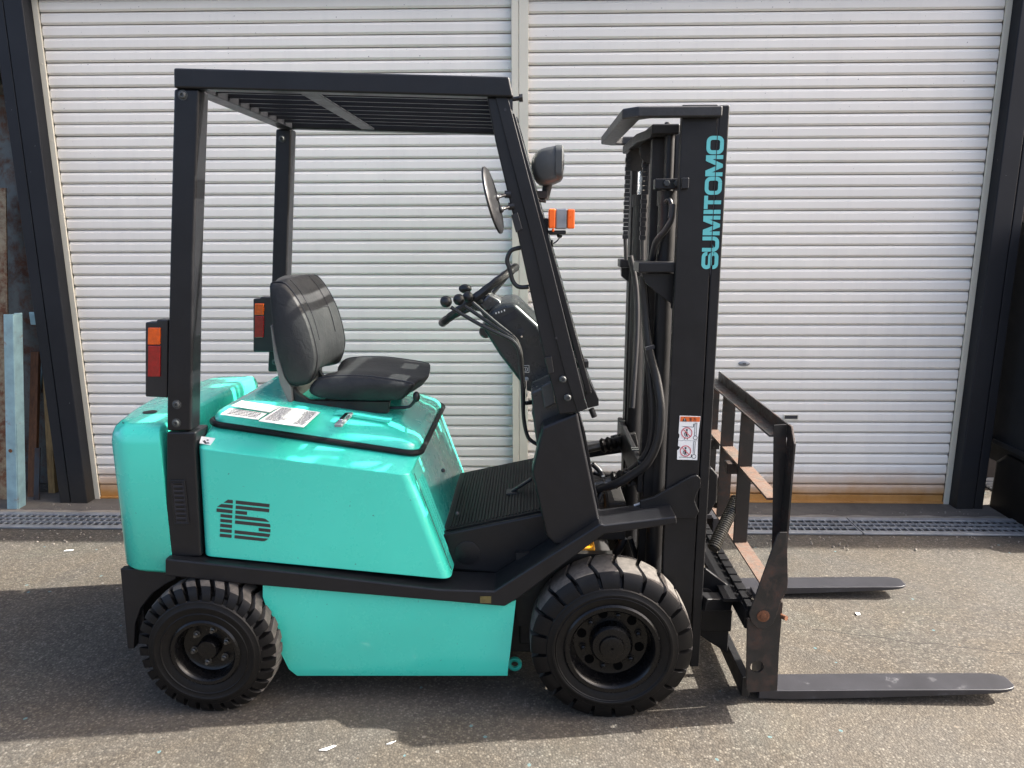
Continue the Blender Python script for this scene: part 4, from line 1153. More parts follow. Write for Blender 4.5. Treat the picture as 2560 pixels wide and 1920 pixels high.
# turn signal
sx = lambda a: P(a, 540, 2.50)[0]; sz = lambda c: P(1400, c, 2.50)[1]
b = MB(); b.box(sx(1389), sx(1418), 2.50, 2.585, sz(573), sz(521)); ts = b.build('turn_signal', M['steel'], fk, .006, 3)
b = MB(); b.box(sx(1372), sx(1388.5), 2.497, 2.588, sz(571), sz(522)); b.box(sx(1380), sx(1386), 2.497, 2.52, sz(580), sz(571)); b.build('orange_lens', M['orange'], ts, .005, 3)
b = MB(); b.box(sx(1418.5), sx(1437), 2.497, 2.588, sz(572), sz(523)); b.build('orange_lens', M['orange'], ts, .005, 3)
b = MB(); b.box(sx(1361), sx(1371), 2.52, 2.57, sz(582), sz(545)); b.box(sx(1371), sx(1416), 2.51, 2.575, sz(586), sz(576)); b.cyl((sx(1401), 2.54, sz(587)), (sx(1399), 2.54, sz(595)), .011, .007, 12); b.build('signal_bracket', M['dark'], ts, .003)
b = MB(); b.tube(smooth_path([P3(1399, 594, 2.54), P3(1392, 603, 2.54), P3(1382, 609, 2.54), P3(1372, 612, 2.52)]), .0025, 6); b.build('signal_cable', M['gripblack'], ts)
b = MB(); b.lathe(P3(1380, 609, 2.53), (1, 0, 0), [(.01, -.004), (.014, 0), (.01, .004)], 14, False); b.build('cable_grommet', M['gripblack'], ts)

# ---------------------------------------------------------------- wheels
M['tread'] = tread_mat()
M['hole'] = paint('black_recess', (.0015, .0015, .0015), .8, .1, 5, spec=.05)
M['wheelnut'] = paint('zinc_nut', (.11, .105, .095), .35, .3, 60, metal=.7)
def make_wheel(R0, W, rr, nl, groove, slant, front):
    # rim
    b = MB()
    if front:
        prof = [(rr - .012, W - .03), (rr - .012, .05), (rr + .006, .014), (rr + .010, .002), (rr + .004, -.004), (rr - .010, -.003), (rr - .017, .004), (rr - .022, .03), (rr - .03, .062), (rr - .045, .066), (.085, .066), (.072, .064)]
    else:
        prof = [(rr - .012, W - .03), (rr - .012, .05), (rr + .006, .014), (rr + .010, .004), (rr + .003, -.002), (rr - .008, .0), (rr - .014, .008), (rr - .02, .034), (rr - .022, .052), (rr - .032, .058), (.06, .058), (.04, .056)]
    b.lathe((0, 0, 0), (0, 1, 0), prof, 56)
    wh_ = b.build('wheel', M['rim'], None, ang=40)
    # hub
    b = MB()
    if front: b.lathe((0, 0, 0), (0, 1, 0), [(.078, .065), (.076, .032), (.068, .022), (.046, .018), (.042, .010), (.03, .006), (.005, .006), (.004, .012)], 36)
    else: b.lathe((0, 0, 0), (0, 1, 0), [(.042, .057), (.040, .030), (.034, .021), (.02, .019), (.001, .019)], 32)
    b.build('hub', M['rim'], wh_)
    for k in range(6):
        a = R(60 * k + (20 if front else 14)); rn = .103 if front else .066
        c = Vector((math.cos(a) * rn, .0, math.sin(a) * rn))
        b = MB(); b.lathe(c, (0, 1, 0), [(.013, .0655 if front else .0575), (.013, .062 if front else .054), (.010, .0615 if front else .0535), (.0095, .052 if front else .045), (.006, .050 if front else .043), (.006, .044 if front else .036), (.001, .043 if front else .035)], 12)
        b.build('wheel_nut', M['rim'] if front else M['wheelnut'], wh_)
    if front:
        for k in range(6):
            a = R(60 * k + 50); c = Vector((math.cos(a) * .108, 0, math.sin(a) * .108))
            b = MB(); b.cyl(c + Vector((0, .0655, 0)), c + Vector((0, .063, 0)), .017, seg=16); b.build('disc_hole', M['hole'], wh_)
    # tyre
    sh = R0 * .80
    base = [(rr - .002, W * .9, 0), (rr + .004, W - .012, 0), (rr + .02, W - .002, 0), (sh, W, 0)]
    half = [(rr - .004, .018, 0), (rr + .002, .008, 0), (rr + .014, .001, 0), (rr + .035, -.003, 0), (rr + .038, -.0055, 0), (rr + .041, -.003, 0), (sh - .03, -.004, 0), (sh - .026, -.0065, 0), (sh - .020, -.0065, 0), (sh - .016, -.0035, 0), (sh - .002, -.001, 0), (sh + .001, .003, 0),
            (sh + .004, .0032, .25), (sh + .022, .007, .8), (R0 - .012, .016, 1), (R0 - .003, .026, 1), (R0, .04, 1), (R0 + .0015, W * .40, 1 if not front else .8), (R0 + .002, W * .46, .2)]
    prof = half + [(r, W - y, g) for r, y, g in half[::-1]]
    ph = [0, .025, groove, groove + .025, groove + .025 + (1 - groove) * .28, groove + .025 + (1 - groove) * .5, groove + .025 + (1 - groove) * .75]
    isg = [0, 1, 1, 0, 0, 0, 0]
    bm = bmesh.new(); rings = []
    rnd = random.Random(5)
    for l in range(nl):
        for p_, g_ in zip(ph, isg):
            ring = []
            for (r, y, g) in prof:
                sft = slant * (1 - abs(2 * min(max(y / W, 0), 1) - 1)) if y <= W / 2 else slant * (1 - abs(2 * min(max(y / W, 0), 1) - 1)) + .5 * (2 * y / W - 1) * (0 if front else 1)
                a = 2 * math.pi * (l + p_ + sft) / nl
                d = g * g_ * (.024 if front else .03)
                yy = y + (d * .45 if y < W * .3 else (-d * .45 if y > W * .7 else 0)) * (1 if r < R0 - .004 else .3)
                rr_ = r - (d if r > sh + .01 else 0)
                ring.append(bm.verts.new((math.cos(a) * rr_, yy, math.sin(a) * rr_)))
            rings.append(ring)
    n = len(rings); m_ = len(prof)
    for i in range(n):
        a, c = rings[i], rings[(i + 1) % n]
        for k in range(m_ - 1):
            f = bm.faces.new([a[k], a[k + 1], c[k + 1], c[k]])
            if prof[k][0] >= R0 - .004 and prof[k + 1][0] >= R0 - .004 and not (isg[i % 7] and isg[(i + 1) % 7]): f.material_index = 1
    bb = MB(); bb.bm.free(); bb.bm = bm
    ty = bb.build('tyre', M['rubber'], wh_, ang=28)
    ty.data.materials.append(M['tread'])
    return wh_
def place_wheel(w_, x, yo, z, flip=False, rot=0):
    w_.location = (x, yo, z); w_.rotation_euler = (0, rot, math.pi if flip else 0)
    fk_w = world_of(fk)
    w_.parent = fk; w_.matrix_parent_inverse = fk_w.inverted()
fw = make_wheel(.292, .19, .163, 21, .16, .35, True)
fw2 = dup(fw)
place_wheel(fw, xw_f, 2.36, .284, rot=R(4)); place_wheel(fw2, xw_f, far(2.36), .284, True)
rw_ = make_wheel(.2555, .16, .120, 30, .34, .8, False)
rw2 = dup(rw_)
xw_r = P(512, 1644, 2.36)[0]
place_wheel(rw_, xw_r, 2.36, .25, rot=R(-3)); place_wheel(rw2, xw_r, far(2.36), .25, True)

# ---------------------------------------------------------------- mast
YM = 2.545
zM = P(1760, 261, YM)[1]
xL = P(1685, 760, YM)[0]; xS = P(1786, 480, YM)[0]; xR = P(1790, 900, YM)[0]
mst = MB()
mst.box(xL, xS - .0012, YM, YM + .014, .10, zM); mst.box(xL, xL + .016, YM + .0141, YM + .034, .10, zM); mst.box(xS - .017, xS - .0012, YM + .0141, YM + .034, .10, zM)
mast = mst.build('mast', M['blackb'], fk, .004)
b = MB(); b.box(xS + .0012, xR, YM + .0006, YM + .034, .10, zM - .002); b.build('inner_rail', M['blackb'], mast, .005)
xB = P(1561, 1035, 3.25)[0]
b = MB(); b.box(xB, xL - .002, 2.715, 2.76, .10, P(1640, 345, 2.73)[1]); b.build('inner_rail', M['blackb'], mast, .004)
b = MB(); b.box(xB, xB + .075, 3.235, far(YM) - .001, .1, P(1590, 392, 3.25)[1]); b.build('inner_rail', M['blackb'], mast, .004)
b = MB(); b.box(xL, xS - .0012, far(YM + .014), far(YM), .1, zM); b.box(xL, xL + .016, far(YM + .034), far(YM + .0141), .1, zM); b.box(xS - .017, xS - .0012, far(YM + .034), far(YM + .0141), .1, zM); b.build('outer_rail', M['blackb'], mast, .004)
b = MB(); b.box(xS + .0012, xR, far(YM + .034), far(YM + .0006), .1, zM - .002); b.build('inner_rail', M['blackb'], mast, .005)
# top tie bar (U shaped flat steel)
YT = 2.510
zt1 = P(1740, 264, YT)[1]; zt0 = P(1740, 292, YT)[1]
xe = P(1807, 280, YT)[0]; xo_ = P(1560, 268, YT)[0]; yf_ = far(YT); wx = .062
tie = [(xe, YT), (xo_ + .045, YT), (xo_, YT + .05), (xo_, yf_ - .05), (xo_ + .045, yf_), (xe, yf_), (xe, far(YM) + .0015), (xo_ + wx + .03, far(YM) + .0015), (xo_ + wx, far(YM) - .03), (xo_ + wx, YM + .03), (xo_ + wx + .03, YM - .0015), (xe, YM - .0015)]
b = MB(); b.prismh(tie, zt0, zt1); b.build('tie_bar', paint('tie_bar_paint', (.014, .0145, .016), .5, .25, 30, .3, 150, dust=.6, dustc=(.04, .039, .037)), mast, .006, 3)
# inner tie beam
x0 = P(1627, 312, 2.66)[0]; x1 = P(1697, 312, 2.66)[0]; z1_ = P(1660, 312, 2.66)[1]; z0_ = P(1660, 338, 2.66)[1]
b = MB(); b.box(x0, x1, 2.63, far(2.63), z0_, z1_); b.cyl((x0 + .06, 2.68, z1_), (x0 + .06, 2.68, z1_ + .012), .012, seg=6); b.build('upper_tie_beam', M['blackb'], mast, .006)
x2 = P(1563, 375, 3.25)[0]
b = MB(); b.prismh([(x0, 2.64), (x0, far(2.64)), (x0 - .03, far(2.66)), (x0 - .03, 2.8)], z0_ - .01, z1_ - .012); b.build('beam_gusset', M['blackb'], mast, .004)
# lift cylinders
def cylinder(y, pc, pr, ytop):
    xc = P(pc, 620, y)[0]
    r = pr; z1c = P(pc, ytop, y)[1]
    b = MB(); b.cyl((xc, y, .14), (xc, y, z1c), r, seg=24); b.cyl((xc, y, z1c - .05), (xc, y, z1c), r * 1.16, seg=24); c = b.build('lift_cylinder', M['blackb'], fk)
    b = MB(); b.cyl((xc, y, z1c), (xc, y, z0_ - .0), r * .53, seg=18); b.build('piston_rod', M['blackb'] if y < 3 else M['chrome'], c)
    return c, xc
c1, xc1 = cylinder(2.665, 1664, .0315, 478)
c2, xc2 = cylinder(3.19, 1598, .031, 487)
x0 = P(1638, 445, 2.60)[0]; x1 = P(1704, 445, 2.60)[0]; za_, zb3 = P(1670, 446, 2.6)[1], P(1670, 473, 2.6)[1]
b = MB(); b.box(x0, x1, 2.60, 2.64, zb3, za_); cl = b.build('cylinder_clamp', M['black'], mast, .004)
x2, x3 = P(1705, 446, YM - .02)[0], P(1723, 446, YM - .02)[0]
b = MB(); b.box(x2, x3, YM - .022, YM - .0006, P(1710, 472, YM - .02)[1], P(1710, 444, YM - .02)[1]); b.build('clamp_lug', M['black'], mast, .003)
for px in (1666, 1692):
    x, z = P(px, 458, 2.6); b = MB(); b.cyl((x, 2.5995, z), (x, 2.588, z), .0105, seg=6); b.build('bolt', M['greyplastic'], cl, .001)
# lift chains with covers
def chain(px0, py0, px1, py1, y, wd, m=None, nm='lift_chain', pitch=.016):
    a, c = P3(px0, py0, y), P3(px1, py1, y); n = int((c - a).length / pitch)
    b = MB()
    for k in range(n):
        t0 = a.lerp(c, k / n); t1 = a.lerp(c, (k + .92) / n)
        b.beam(t0, t1, wd if k % 2 else wd * .8, wd * .8, up=(0, 1, 0))
    o = b.build(nm, m or M['gripblack'], fk, smooth=False); o['kind'] = 'stuff'; return o
chain(1571, 385, 1563, 598, 3.04, .022); chain(1614, 372, 1606, 600, 2.84, .022)
chain(1640, 430, 1633, 652, 2.72, .012, M['steel'] if False else M['nut'], pitch=.0125)
chain(1630, 735, 1624, 830, 2.72, .012, M['nut'], pitch=.0125)
b = MB(); b.cyl(P3(1563, 596, 3.04), P3(1565, 650, 3.04), .008, seg=10); b.build('chain_anchor', M['gripblack'], fk)
b = MB(); b.cyl(P3(1606, 598, 2.84), P3(1606, 655, 2.84), .009, seg=10); b.build('chain_anchor', M['gripblack'], fk)
# chain sheaves
for (px, py, y) in ((1592, 400, 3.05), (1630, 378, 2.82)):
    b = MB(); c = P3(px, py, y); b.lathe(c, (0, 1, 0), [(.045, -.012), (.04, -.006), (.04, .006), (.045, .012)], 28); b.build('chain_sheave', M['dark'], fk)
# brackets
x0, z1_ = P(1595, 655, 2.585); x1, z0_b = P(1690, 681, 2.585)
b = MB(); b.box(x0, x1, 2.562, 2.70, z0_b, z1_); b.build('mast_bracket', M['black'], mast, .005)
b = MB(); b.prism(PP([(1604, 683), (1614, 708), (1647, 736), (1677, 758), (1678, 772), (1693, 772), (1692, 683)], 2.60), 2.60, 2.612); b.build('bracket_gusset', M['black'], mast, .002)
x0, z1_ = P(1546, 647, 3.27); x1, z0_b = P(1577, 667, 3.27)
b = MB(); b.box(x0, x1, 3.2, 3.30, z0_b, z1_); b.build('mast_bracket', M['black'], mast, .005)
b = MB(); b.prism(PP([(1551, 669), (1574, 669), (1574, 708), (1552, 690)], 3.28), 3.25, 3.28); b.build('bracket_gusset', M['black'], mast, .003)
# lower rear crossmember
x0, z1_ = P(1545, 1045, 3.29); z0_b = P(1545, 1109, 3.29)[1]
b = MB(); b.box(x0, x0 + .022, 2.64, 3.31, z0_b, z1_); b.box(x0 + .0225, xL, 2.64, 2.66, z0_b - .02, z1_ - .0); b.build('rear_crossmember', M['blackb'], mast, .006)
for yy in (2.78, 3.22):
    b = MB()
    for k in range(2): b.box(x0 - .004, x0 + .024, yy + k * .024, yy + .010 + k * .024, z1_ - .0005, z1_ + .004)
    b.build('weld_bead', M['greyplastic'], mast)
# tilt cylinders
for yy in (2.70, 3.16):
    a = P3(1478, 1150, 3.0); c = P3(1552, 1133, 3.0); a.y = c.y = yy
    d = (c - a).normalized()
    b = MB(); b.cyl(a - d * .05, a + d * .07, .018, seg=16); t_ = b.build('tilt_cylinder', M['nut'], fk)
    b = MB(); p = a + d * .055; b.tube([p + d * (.013 * k) for k in range(11)], .03, 16, rs=[.026 + .009 * (k % 2) for k in range(11)]); b.build('rubber_boot', M['rubber'], t_)
    b = MB(); b.beam(c - d * .02, c + d * .09, .05, .06); b.build('cylinder_head', M['dark'], t_, .004)
# hoses
def hose(pts, r, nm='hydraulic_hose', m=None):
    b = MB(); b.tube(smooth_path([P3(a, c, y) for a, c, y in pts], 7), r, 12); return b.build(nm, m or M['gripblack'], fk)
hose([(1607, 690, 2.66), (1613, 780, 2.66), (1622, 866, 2.65), (1640, 940, 2.64), (1651, 1010, 2.62), (1650, 1065, 2.61), (1640, 1115, 2.61), (1616, 1160, 2.62), (1582, 1186, 2.64), (1539, 1210, 2.66), (1485, 1224, 2.70)], .0165)
hose([(1604, 700, 2.69), (1612, 800, 2.69), (1618, 880, 2.68), (1626, 960, 2.67), (1631, 1040, 2.66), (1624, 1110, 2.66), (1604, 1150, 2.67), (1575, 1176, 2.70), (1530, 1202, 2.74), (1480, 1218, 2.78)], .013)
hose([(1575, 640, 3.1), (1590, 720, 3.1), (1592, 820, 3.08), (1586, 930, 3.05), (1580, 1020, 3.02)], .012)
hose([(1684, 510, 2.60), (1680, 545, 2.60), (1664, 575, 2.61), (1640, 605, 2.63), (1630, 650, 2.66)], .011)
hose([(1664, 505, 2.625), (1673, 500, 2.612), (1678, 515, 2.605), (1675, 545, 2.60)], .008, 'pipe_elbow')
b = MB(); b.beam(P3(1614, 872, 2.62), P3(1636, 866, 2.62), .012, .012); b.build('hose_tie', M['ink'], fk)
# clutter between cowl and mast
for k, pts in enumerate(([(1482, 1160, 2.75), (1500, 1178, 2.75), (1508, 1200, 2.72), (1500, 1240, 2.7), (1486, 1260, 2.7)], [(1484, 1180, 2.85), (1515, 1190, 2.85), (1545, 1200, 2.9)],
                         [(1490, 1210, 2.7), (1512, 1230, 2.7), (1516, 1265, 2.72)], [(1560, 1345, 2.75), (1545, 1375, 2.75), (1528, 1400, 2.78)], [(1575, 1345, 2.75), (1592, 1400, 2.76)])):
    hose(pts, .011 if k != 3 else .018, 'control_pipe')
b = MB(); b.box(P(1490, 1240, 2.8)[0], P(1560, 1240, 2.8)[0], 2.72, 3.1, P(1520, 1330, 2.8)[1], P(1520, 1240, 2.8)[1]); b.build('valve_block', M['dark'], fk, .006)
for q in ((1508, 1190, 2.69), (1506, 1218, 2.68), (1486, 1206, 2.69)):
    c = P3(*q); b = MB(); b.cyl(c, c + Vector((.004, 0, -.024)), .0075, seg=6); b.build('pipe_fitting', M['chrome'], fk)
b = MB(); b.tube(smooth_path([P3(1585, 1264, 2.56), P3(1610, 1256, 2.56), P3(1630, 1253, 2.56), P3(1642, 1261, 2.56)]), .005, 8); b.build('bent_pipe', M['steel'], fk)
# plates on the mast's side
pl_ = [(1600, 1252), (1635, 1243), (1700, 1206), (1729, 1191), (1743, 1188), (1752, 1196), (1753, 1215), (1741, 1238), (1737, 1252), (1748, 1280), (1738, 1298), (1690, 1297), (1600, 1290)]
b = MB(); b.prism(PP(pl_, YM - .014), YM - .014, YM - .0006); b.build('side_plate', M['blackb'], mast, .004, 3)
b = MB(); b.tube([P3(1700, 1206, YM - .016), P3(1726, 1192.5, YM - .016)], .0035, 6); b.bm.free()
rp_ = [(1755, 1170), (1780, 1170), (1795, 1188), (1792, 1253), (1774, 1287), (1755, 1290)]
b = MB(); b.prism(PP(rp_, 2.66), 2.66, 2.69); b.build('carriage_plate', M['blackb'], fk, .006)
b = MB(); b.prism(PP(rp_, 2.66), far(2.69), far(2.66)); b.build('carriage_plate', M['blackb'], fk, .006)

# lettering on the mast
x_base0, z_s = P(1680 + 500 / 4.366, 320 + 1540 / 4.366, YM - .0005)
x_base1, z_e = P(1680 + 570 / 4.366, 320 + 85 / 4.366, YM - .0005)
cap = .0565
Ltot = z_e - z_s
def letfn(u0, wz):
    def fn(u, v, d):
        z = z_s + u0 + u * wz
        t_ = (z - z_s) / Ltot
        xb = x_base0 + (x_base1 - x_base0) * t_
        return (xb - v * cap, YM - .0003 - d, z)
    return fn
spans = {'S': (1345, 1540), 'U': (1175, 1343), 'M': (945, 1160), 'I': (880, 925), 'T': (725, 870), 'O': (520, 715), 'M2': (290, 515), 'O2': (85, 280)}
tot = 1540 - 85
def rr_path(x0, x1, y0, y1, r, a0, a1): pass
for k, (s0, s1) in spans.items():
    wz = (s1 - s0) / tot * Ltot; u0 = (1540 - s1) / tot * Ltot
    # letter space in metres: u 0..wz, v 0..cap
    base = letfn(u0, 1.0)
    fn = lambda u, v, d, base=base: base(u, v / cap, d)
    b = MB(); s = .0125; h = s / 2; C = cap; W_ = wz; r = .013
    ch_ = k[0]
    if ch_ == 'O':
        b.stroke(rrect(h, W_ - h, h, C - h, r, 6) + [rrect(h, W_ - h, h, C - h, r, 6)[0]], s, fn)
    elif ch_ == 'U':
        b.stroke([(h, C)] + [(h, h + r)] + arc((h + r, h + r), r, 180, 270, 6) + arc((W_ - h - r, h + r), r, 270, 360, 6) + [(W_ - h, C)], s, fn)
    elif ch_ == 'I': b.poly([(0, 0), (W_, 0), (W_, C), (0, C)], fn)
    elif ch_ == 'T':
        b.poly([(0, C - s), (W_, C - s), (W_, C), (0, C)], fn); b.poly([(W_ / 2 - h, 0), (W_ / 2 + h, 0), (W_ / 2 + h, C - s - .0001), (W_ / 2 - h, C - s - .0001)], fn)
    elif ch_ == 'M':
        b.poly([(0, 0), (s, 0), (s, C * .62), (W_ / 2 - s * .42, 0), (W_ / 2 + s * .42, 0), (W_ - s, C * .62), (W_ - s, 0), (W_, 0), (W_, C), (W_ - s * 1.45, C), (W_ / 2, C * .36), (s * 1.45, C), (0, C)], fn)
    else:
        m_ = C / 2; r2 = (C - s) / 4
        pts = [(W_ - h, C * .67)] + arc((W_ - h - r2, C - h - r2), r2, 0, 90, 5) + arc((h + r2, C - h - r2), r2, 90, 270, 10) + arc((W_ - h - r2, h + r2), r2, 90, -90, 10) + arc((h + r2, h + r2), r2, 270, 180, 5) + [(h, C * .33)]
        b.stroke(pts, s, fn)
    b.build('letter_' + 'sumitomo'[['S', 'U', 'M', 'I', 'T', 'O', 'M2', 'O2'].index(k)] if False else 'letter', M['letter'], mast, smooth=False)
# seam between outer and inner rail runs through the letters: dark hairline recess
b = MB(); b.box(xS - .0012, xS + .0012, YM - .0018, YM - .0002, zM - .55, zM - .004); b.build('rail_seam', M['ink'], mast, smooth=False)

# warning label on the mast
YL = YM - .001
S2 = 12.76
def lb(u, v): return P(1680 + u / S2, 1030 + v / S2, YL)
def lfn(lv): return lambda u, v, d: (lb(u, v)[0], YL - .0006 * lv - d, lb(u, v)[1])
b = MB(); b.poly([(245, 115), (912, 135), (905, 200), (830, 800), (805, 1530), (160, 1515), (168, 1215), (215, 1190), (265, 1110), (190, 1080), (205, 850), (232, 800), (236, 720), (208, 680)], lfn(0), .0008)
wl = b.build('warning_label', M['label'], mast, smooth=False)
b = MB(); b.poly([(268, 140), (900, 155), (880, 310), (258, 300)], lfn(2), .0004); b.build('orange_band', M['labelorange'], wl, smooth=False)
b = MB(); b.poly([(400, 160), (470, 296), (325, 292)], lfn(3), .0004); b.build('warning_triangle', M['ink'], wl, smooth=False)
b = MB(); b.stroke([(400, 200), (398, 250)], 12, lfn(4), .0003); b.stroke([(397, 262), (396, 276)], 12, lfn(4), .0003); b.build('exclamation_mark', M['label'], wl, smooth=False)
b = MB(); L_ = lfn(3)
for q in ([(560, 185), (625, 188)], [(558, 205), (625, 208)], [(592, 175), (590, 215)], [(565, 175), (563, 200)], [(618, 178), (616, 204)], [(550, 222), (632, 226)], [(562, 238), (618, 240)], [(562, 252), (616, 254)], [(563, 268), (616, 271), (618, 292), (562, 288), (563, 268)],
          [(690, 190), (765, 194)], [(728, 172), (724, 222)], [(682, 220), (775, 226)], [(700, 178), (690, 205)], [(694, 242), (760, 246), (756, 286), (692, 282), (694, 242)]):
    b.stroke(q, 9, L_, .0003)
b.build('label_characters', M['ink'], wl, smooth=False)
b = MB(); b.stroke([(205, 900), (850, 915)], 5, lfn(2), .0003); b.build('label_rule', M['ink'], wl, smooth=False)
for (cx, cy, dy) in ((468, 662, 0), (428, 1240, 1)):
    b = MB(); b.stroke([(cx + 165 * math.cos(R(a)), cy + 165 * math.sin(R(a))) for a in range(0, 361, 10)], 26, lfn(3), .0003); b.stroke([(cx - 105, cy - 108), (cx + 112, cy + 115)], 26, lfn(4), .0003); b.build('prohibition_ring', M['redink'], wl, smooth=False)
    b = MB(); L_ = lfn(2)
    b.poly([(cx + 3 + 33 * math.cos(R(a)), cy - 92 + 33 * math.sin(R(a))) for a in range(0, 360, 30)], L_, .0003)
    b.poly([(cx - 10, cy - 45), (cx + 30, cy - 40), (cx + 20, cy + 40), (cx + 35, cy + 128), (cx + 10, cy + 128), (cx, cy + 60), (cx - 15, cy + 126), (cx - 40, cy + 124), (cx - 30, cy + 10)], L_, .0003)
    b.stroke([(cx - 20, cy - 30), (cx - 70, cy + 20), (cx - 72, cy + 90)], 22, L_, .0003)
    if not dy:
        b.stroke([(cx - 55, cy + 172), (cx - 80, cy + 210)], 20, L_, .0003); b.stroke([(cx + 18, cy + 178), (cx + 20, cy + 215)], 20, L_, .0003)
    b.build('pictogram_person', M['ink'], wl, smooth=False)
b = MB(); L_ = lfn(2)
b.poly([(285, 448), (675, 470), (685, 372), (712, 375), (700, 470), (680, 484), (420, 474)], L_, .0003)
b.poly([(225, 1428), (600, 1436), (612, 1345), (636, 1348), (628, 1440), (605, 1452), (230, 1440)], L_, .0003)
b.build('pictogram_fork', M['ink'], wl, smooth=False)
b = MB()
b.stroke([(712, 755), (738, 345), (792, 348), (768, 760)], 14, L_, .0003); b.stroke([(670, 1335), (694, 942), (742, 945), (716, 1340)], 14, L_, .0003)
for cx, cy in ((740, 820), (700, 1415)): b.stroke([(cx + 62 * math.cos(R(a)), cy + 62 * math.sin(R(a))) for a in range(0, 361, 15)], 15, L_, .0003)
b.build('pictogram_mast', M['ink'], wl, smooth=False)

# ---------------------------------------------------------------- carriage, load backrest, forks
YB = 2.445
Xf = P(1968, 1120, YB)[0]; zB = P(1971, 1060, YB)[1]
Xr = P(1935, 1120, YB)[0]
yb1 = far(YB) - .03
bkr = MB(); bkr.box(Xf - .006, Xf, YB, yb1, zB - .048, zB); bkr.box(Xf - .062, Xf - .0062, YB + .006, yb1, zB - .048, zB - .041)
lbk = bkr.build('load_backrest', M['rustblack'], fk, .001)
b = MB(); b.prism(PP([(1935, 1063), (1966, 1061), (1968, 1300), (1966, 1470), (1928, 1470), (1932, 1300)], YB), YB - .0, YB + .006); ep = b.build('end_post', M['rustblack'], lbk, .001)
xx_ = Xf
b = MB(); zc1 = P(1988, 1105, YB - .03)[1]; z47 = P(1975, 1472, YB)[1]
b.prismx([(YB - .0005, zB), (YB - .03, zB), (YB - .07, zB - .05), (YB - .07, z47), (YB - .0005, z47)], Xf - .004, Xf + .003); b.build('end_post_flange', M['rustblack'], lbk, .001)
zlow = P(1893, 1355, 2.80)[1]; zmid = P(1931, 1232, 2.5)[1]
for yy in (2.80, 3.075, 3.345):
    b = MB(); b.box(Xf - .06, Xf - .0065, yy - .006, yy + .006, zlow, zB - .0485); b.build('backrest_bar', M['rustblack'], lbk, .001)
b = MB(); b.box(Xf - .058, Xf - .002, YB + .0065, yb1, zlow - .008, zlow - .0005); b.build('lower_bar', M['rust'], lbk, .001)
b = MB(); yy = [YB + .0065, 2.7935, 2.8065, 3.0685, 3.0815, 3.3385, 3.3515, yb1]
for k in range(0, 8, 2): b.box(Xf - .055, Xf - .003, yy[k], yy[k + 1], zmid - .009, zmid)
b.build('middle_bar', M['rust'], lbk, .001)
# spring lugs under the middle bar
for yy in (2.86, 3.2):
    b = MB(); b.box(Xf - .085, Xf - .03, yy, yy + .05, zmid - .055, zmid - .0095); b.build('spring_lug', M['rustblack'], lbk, .003)
# link and side plates
YP2 = 2.374
YP1 = YP2 - .008
b = MB(); b.prism(PP([(1943, 1338), (1950, 1331), (1968, 1331), (1970, 1455), (1968, 1477), (1953, 1500), (1941, 1540), (1932, 1560), (1912, 1573), (1892, 1570), (1879, 1556), (1873, 1535), (1880, 1515)], YP1), YP1, YP1 + .0075)
b.build('link_plate', M['rustblack'], lbk, .0015)
hc = P(1893, 1667, YP2); hr = .024
B0 = PP([(1869, 1548), (1866, 1722), (1871, 1731), (1943, 1727), (1953, 1503), (1932, 1530)], YP2)
top = (hc[0], P(1893, 1548, YP2)[1]); bot = (hc[0], P(1893, 1730, YP2)[1])
Lh = [B0[0], B0[1], B0[2], bot] + [(hc[0] + hr * math.cos(R(a)), hc[1] + hr * math.sin(R(a))) for a in range(270, 89, -15)] + [top]
Rh = [top] + [(hc[0] + hr * math.cos(R(a)), hc[1] + hr * math.sin(R(a))) for a in range(90, -91, -15)] + [bot, B0[3], B0[4], B0[5]]
b = MB(); b.prism(Lh, YP2, YP2 + .010); b.prism(Rh, YP2, YP2 + .010); sp_ = b.build('side_plate', M['rustblack'], fk, 0, smooth=False)
xpl = P(1944, 1700, YP2)[0]; xpl0 = P(1866, 1700, YP2)[0]; zpl = P(1900, 1727, YP2)[1]; zpt = P(1953, 1503, YP2)[1]
b = MB(); b.box(xpl - .008, xpl + .001, YP2 + .0105, YB + .03, zpl + .004, zpt - .01); b.build('plate_flange', M['rustblack'], sp_, .001)
px_, pz_ = P(1908, 1540, YP1)
b = MB(); b.lathe((px_, YP1, pz_), (0, -1, 0), [(.022, 0), (.022, .002), (.018, .003), (.011, .003), (.011, .005), (.004, .006)], 24); b.build('pivot_pin', M['rustpin'], lbk)
a_, c_ = P3(1940, 1534, YP2 + .03), P3(1966, 1546, YP2 - .012)
b = MB(); b.cyl(a_, c_, .0085, seg=14); b.build('stop_pin', M['rustpin'], fk)
# far twins of the plates
b = MB(); b.prism(B0[:5], far(YP2 + .010) - .03, far(YP2) - .03); b.build('side_plate', M['rustblack'], fk)
# carriage bars
Xk = P(1878, 1500, 2.52)[0]; zk = P(1878, 1500, 2.52)[1]
zk2 = P(1866, 1715, 2.50)[1]
yk0, yk1 = YB + .02, far(YB) - .05
b = MB(); b.box(Xk - .035, Xk, yk0, yk1, zk - .085, zk - .012); car = b.build('carriage_bar', M['blackb'], fk, .002)
n = 14
b = MB()
for k in range(n):
    y0 = yk0 + (yk1 - yk0) * k / n; y1 = yk0 + (yk1 - yk0) * (k + .8) / n
    b.box(Xk - .03, Xk + .004, y0, y1, zk - .0125, zk + .006)
b.build('notch_teeth', M['blackb'], car, .001)['kind'] = 'stuff'
b = MB(); b.box(Xk - .095, Xk - .0355, yk0 + .08, yk1 - .08, zk - .022, zk - .008); b.build('carriage_ledge', M['blackb'], car, .002)
b = MB(); b.box(Xk - .03, Xk + .0, yk0, yk1, zk2 - .02, zk2 + .06); b.build('carriage_bar', M['blackb'], fk, .003)
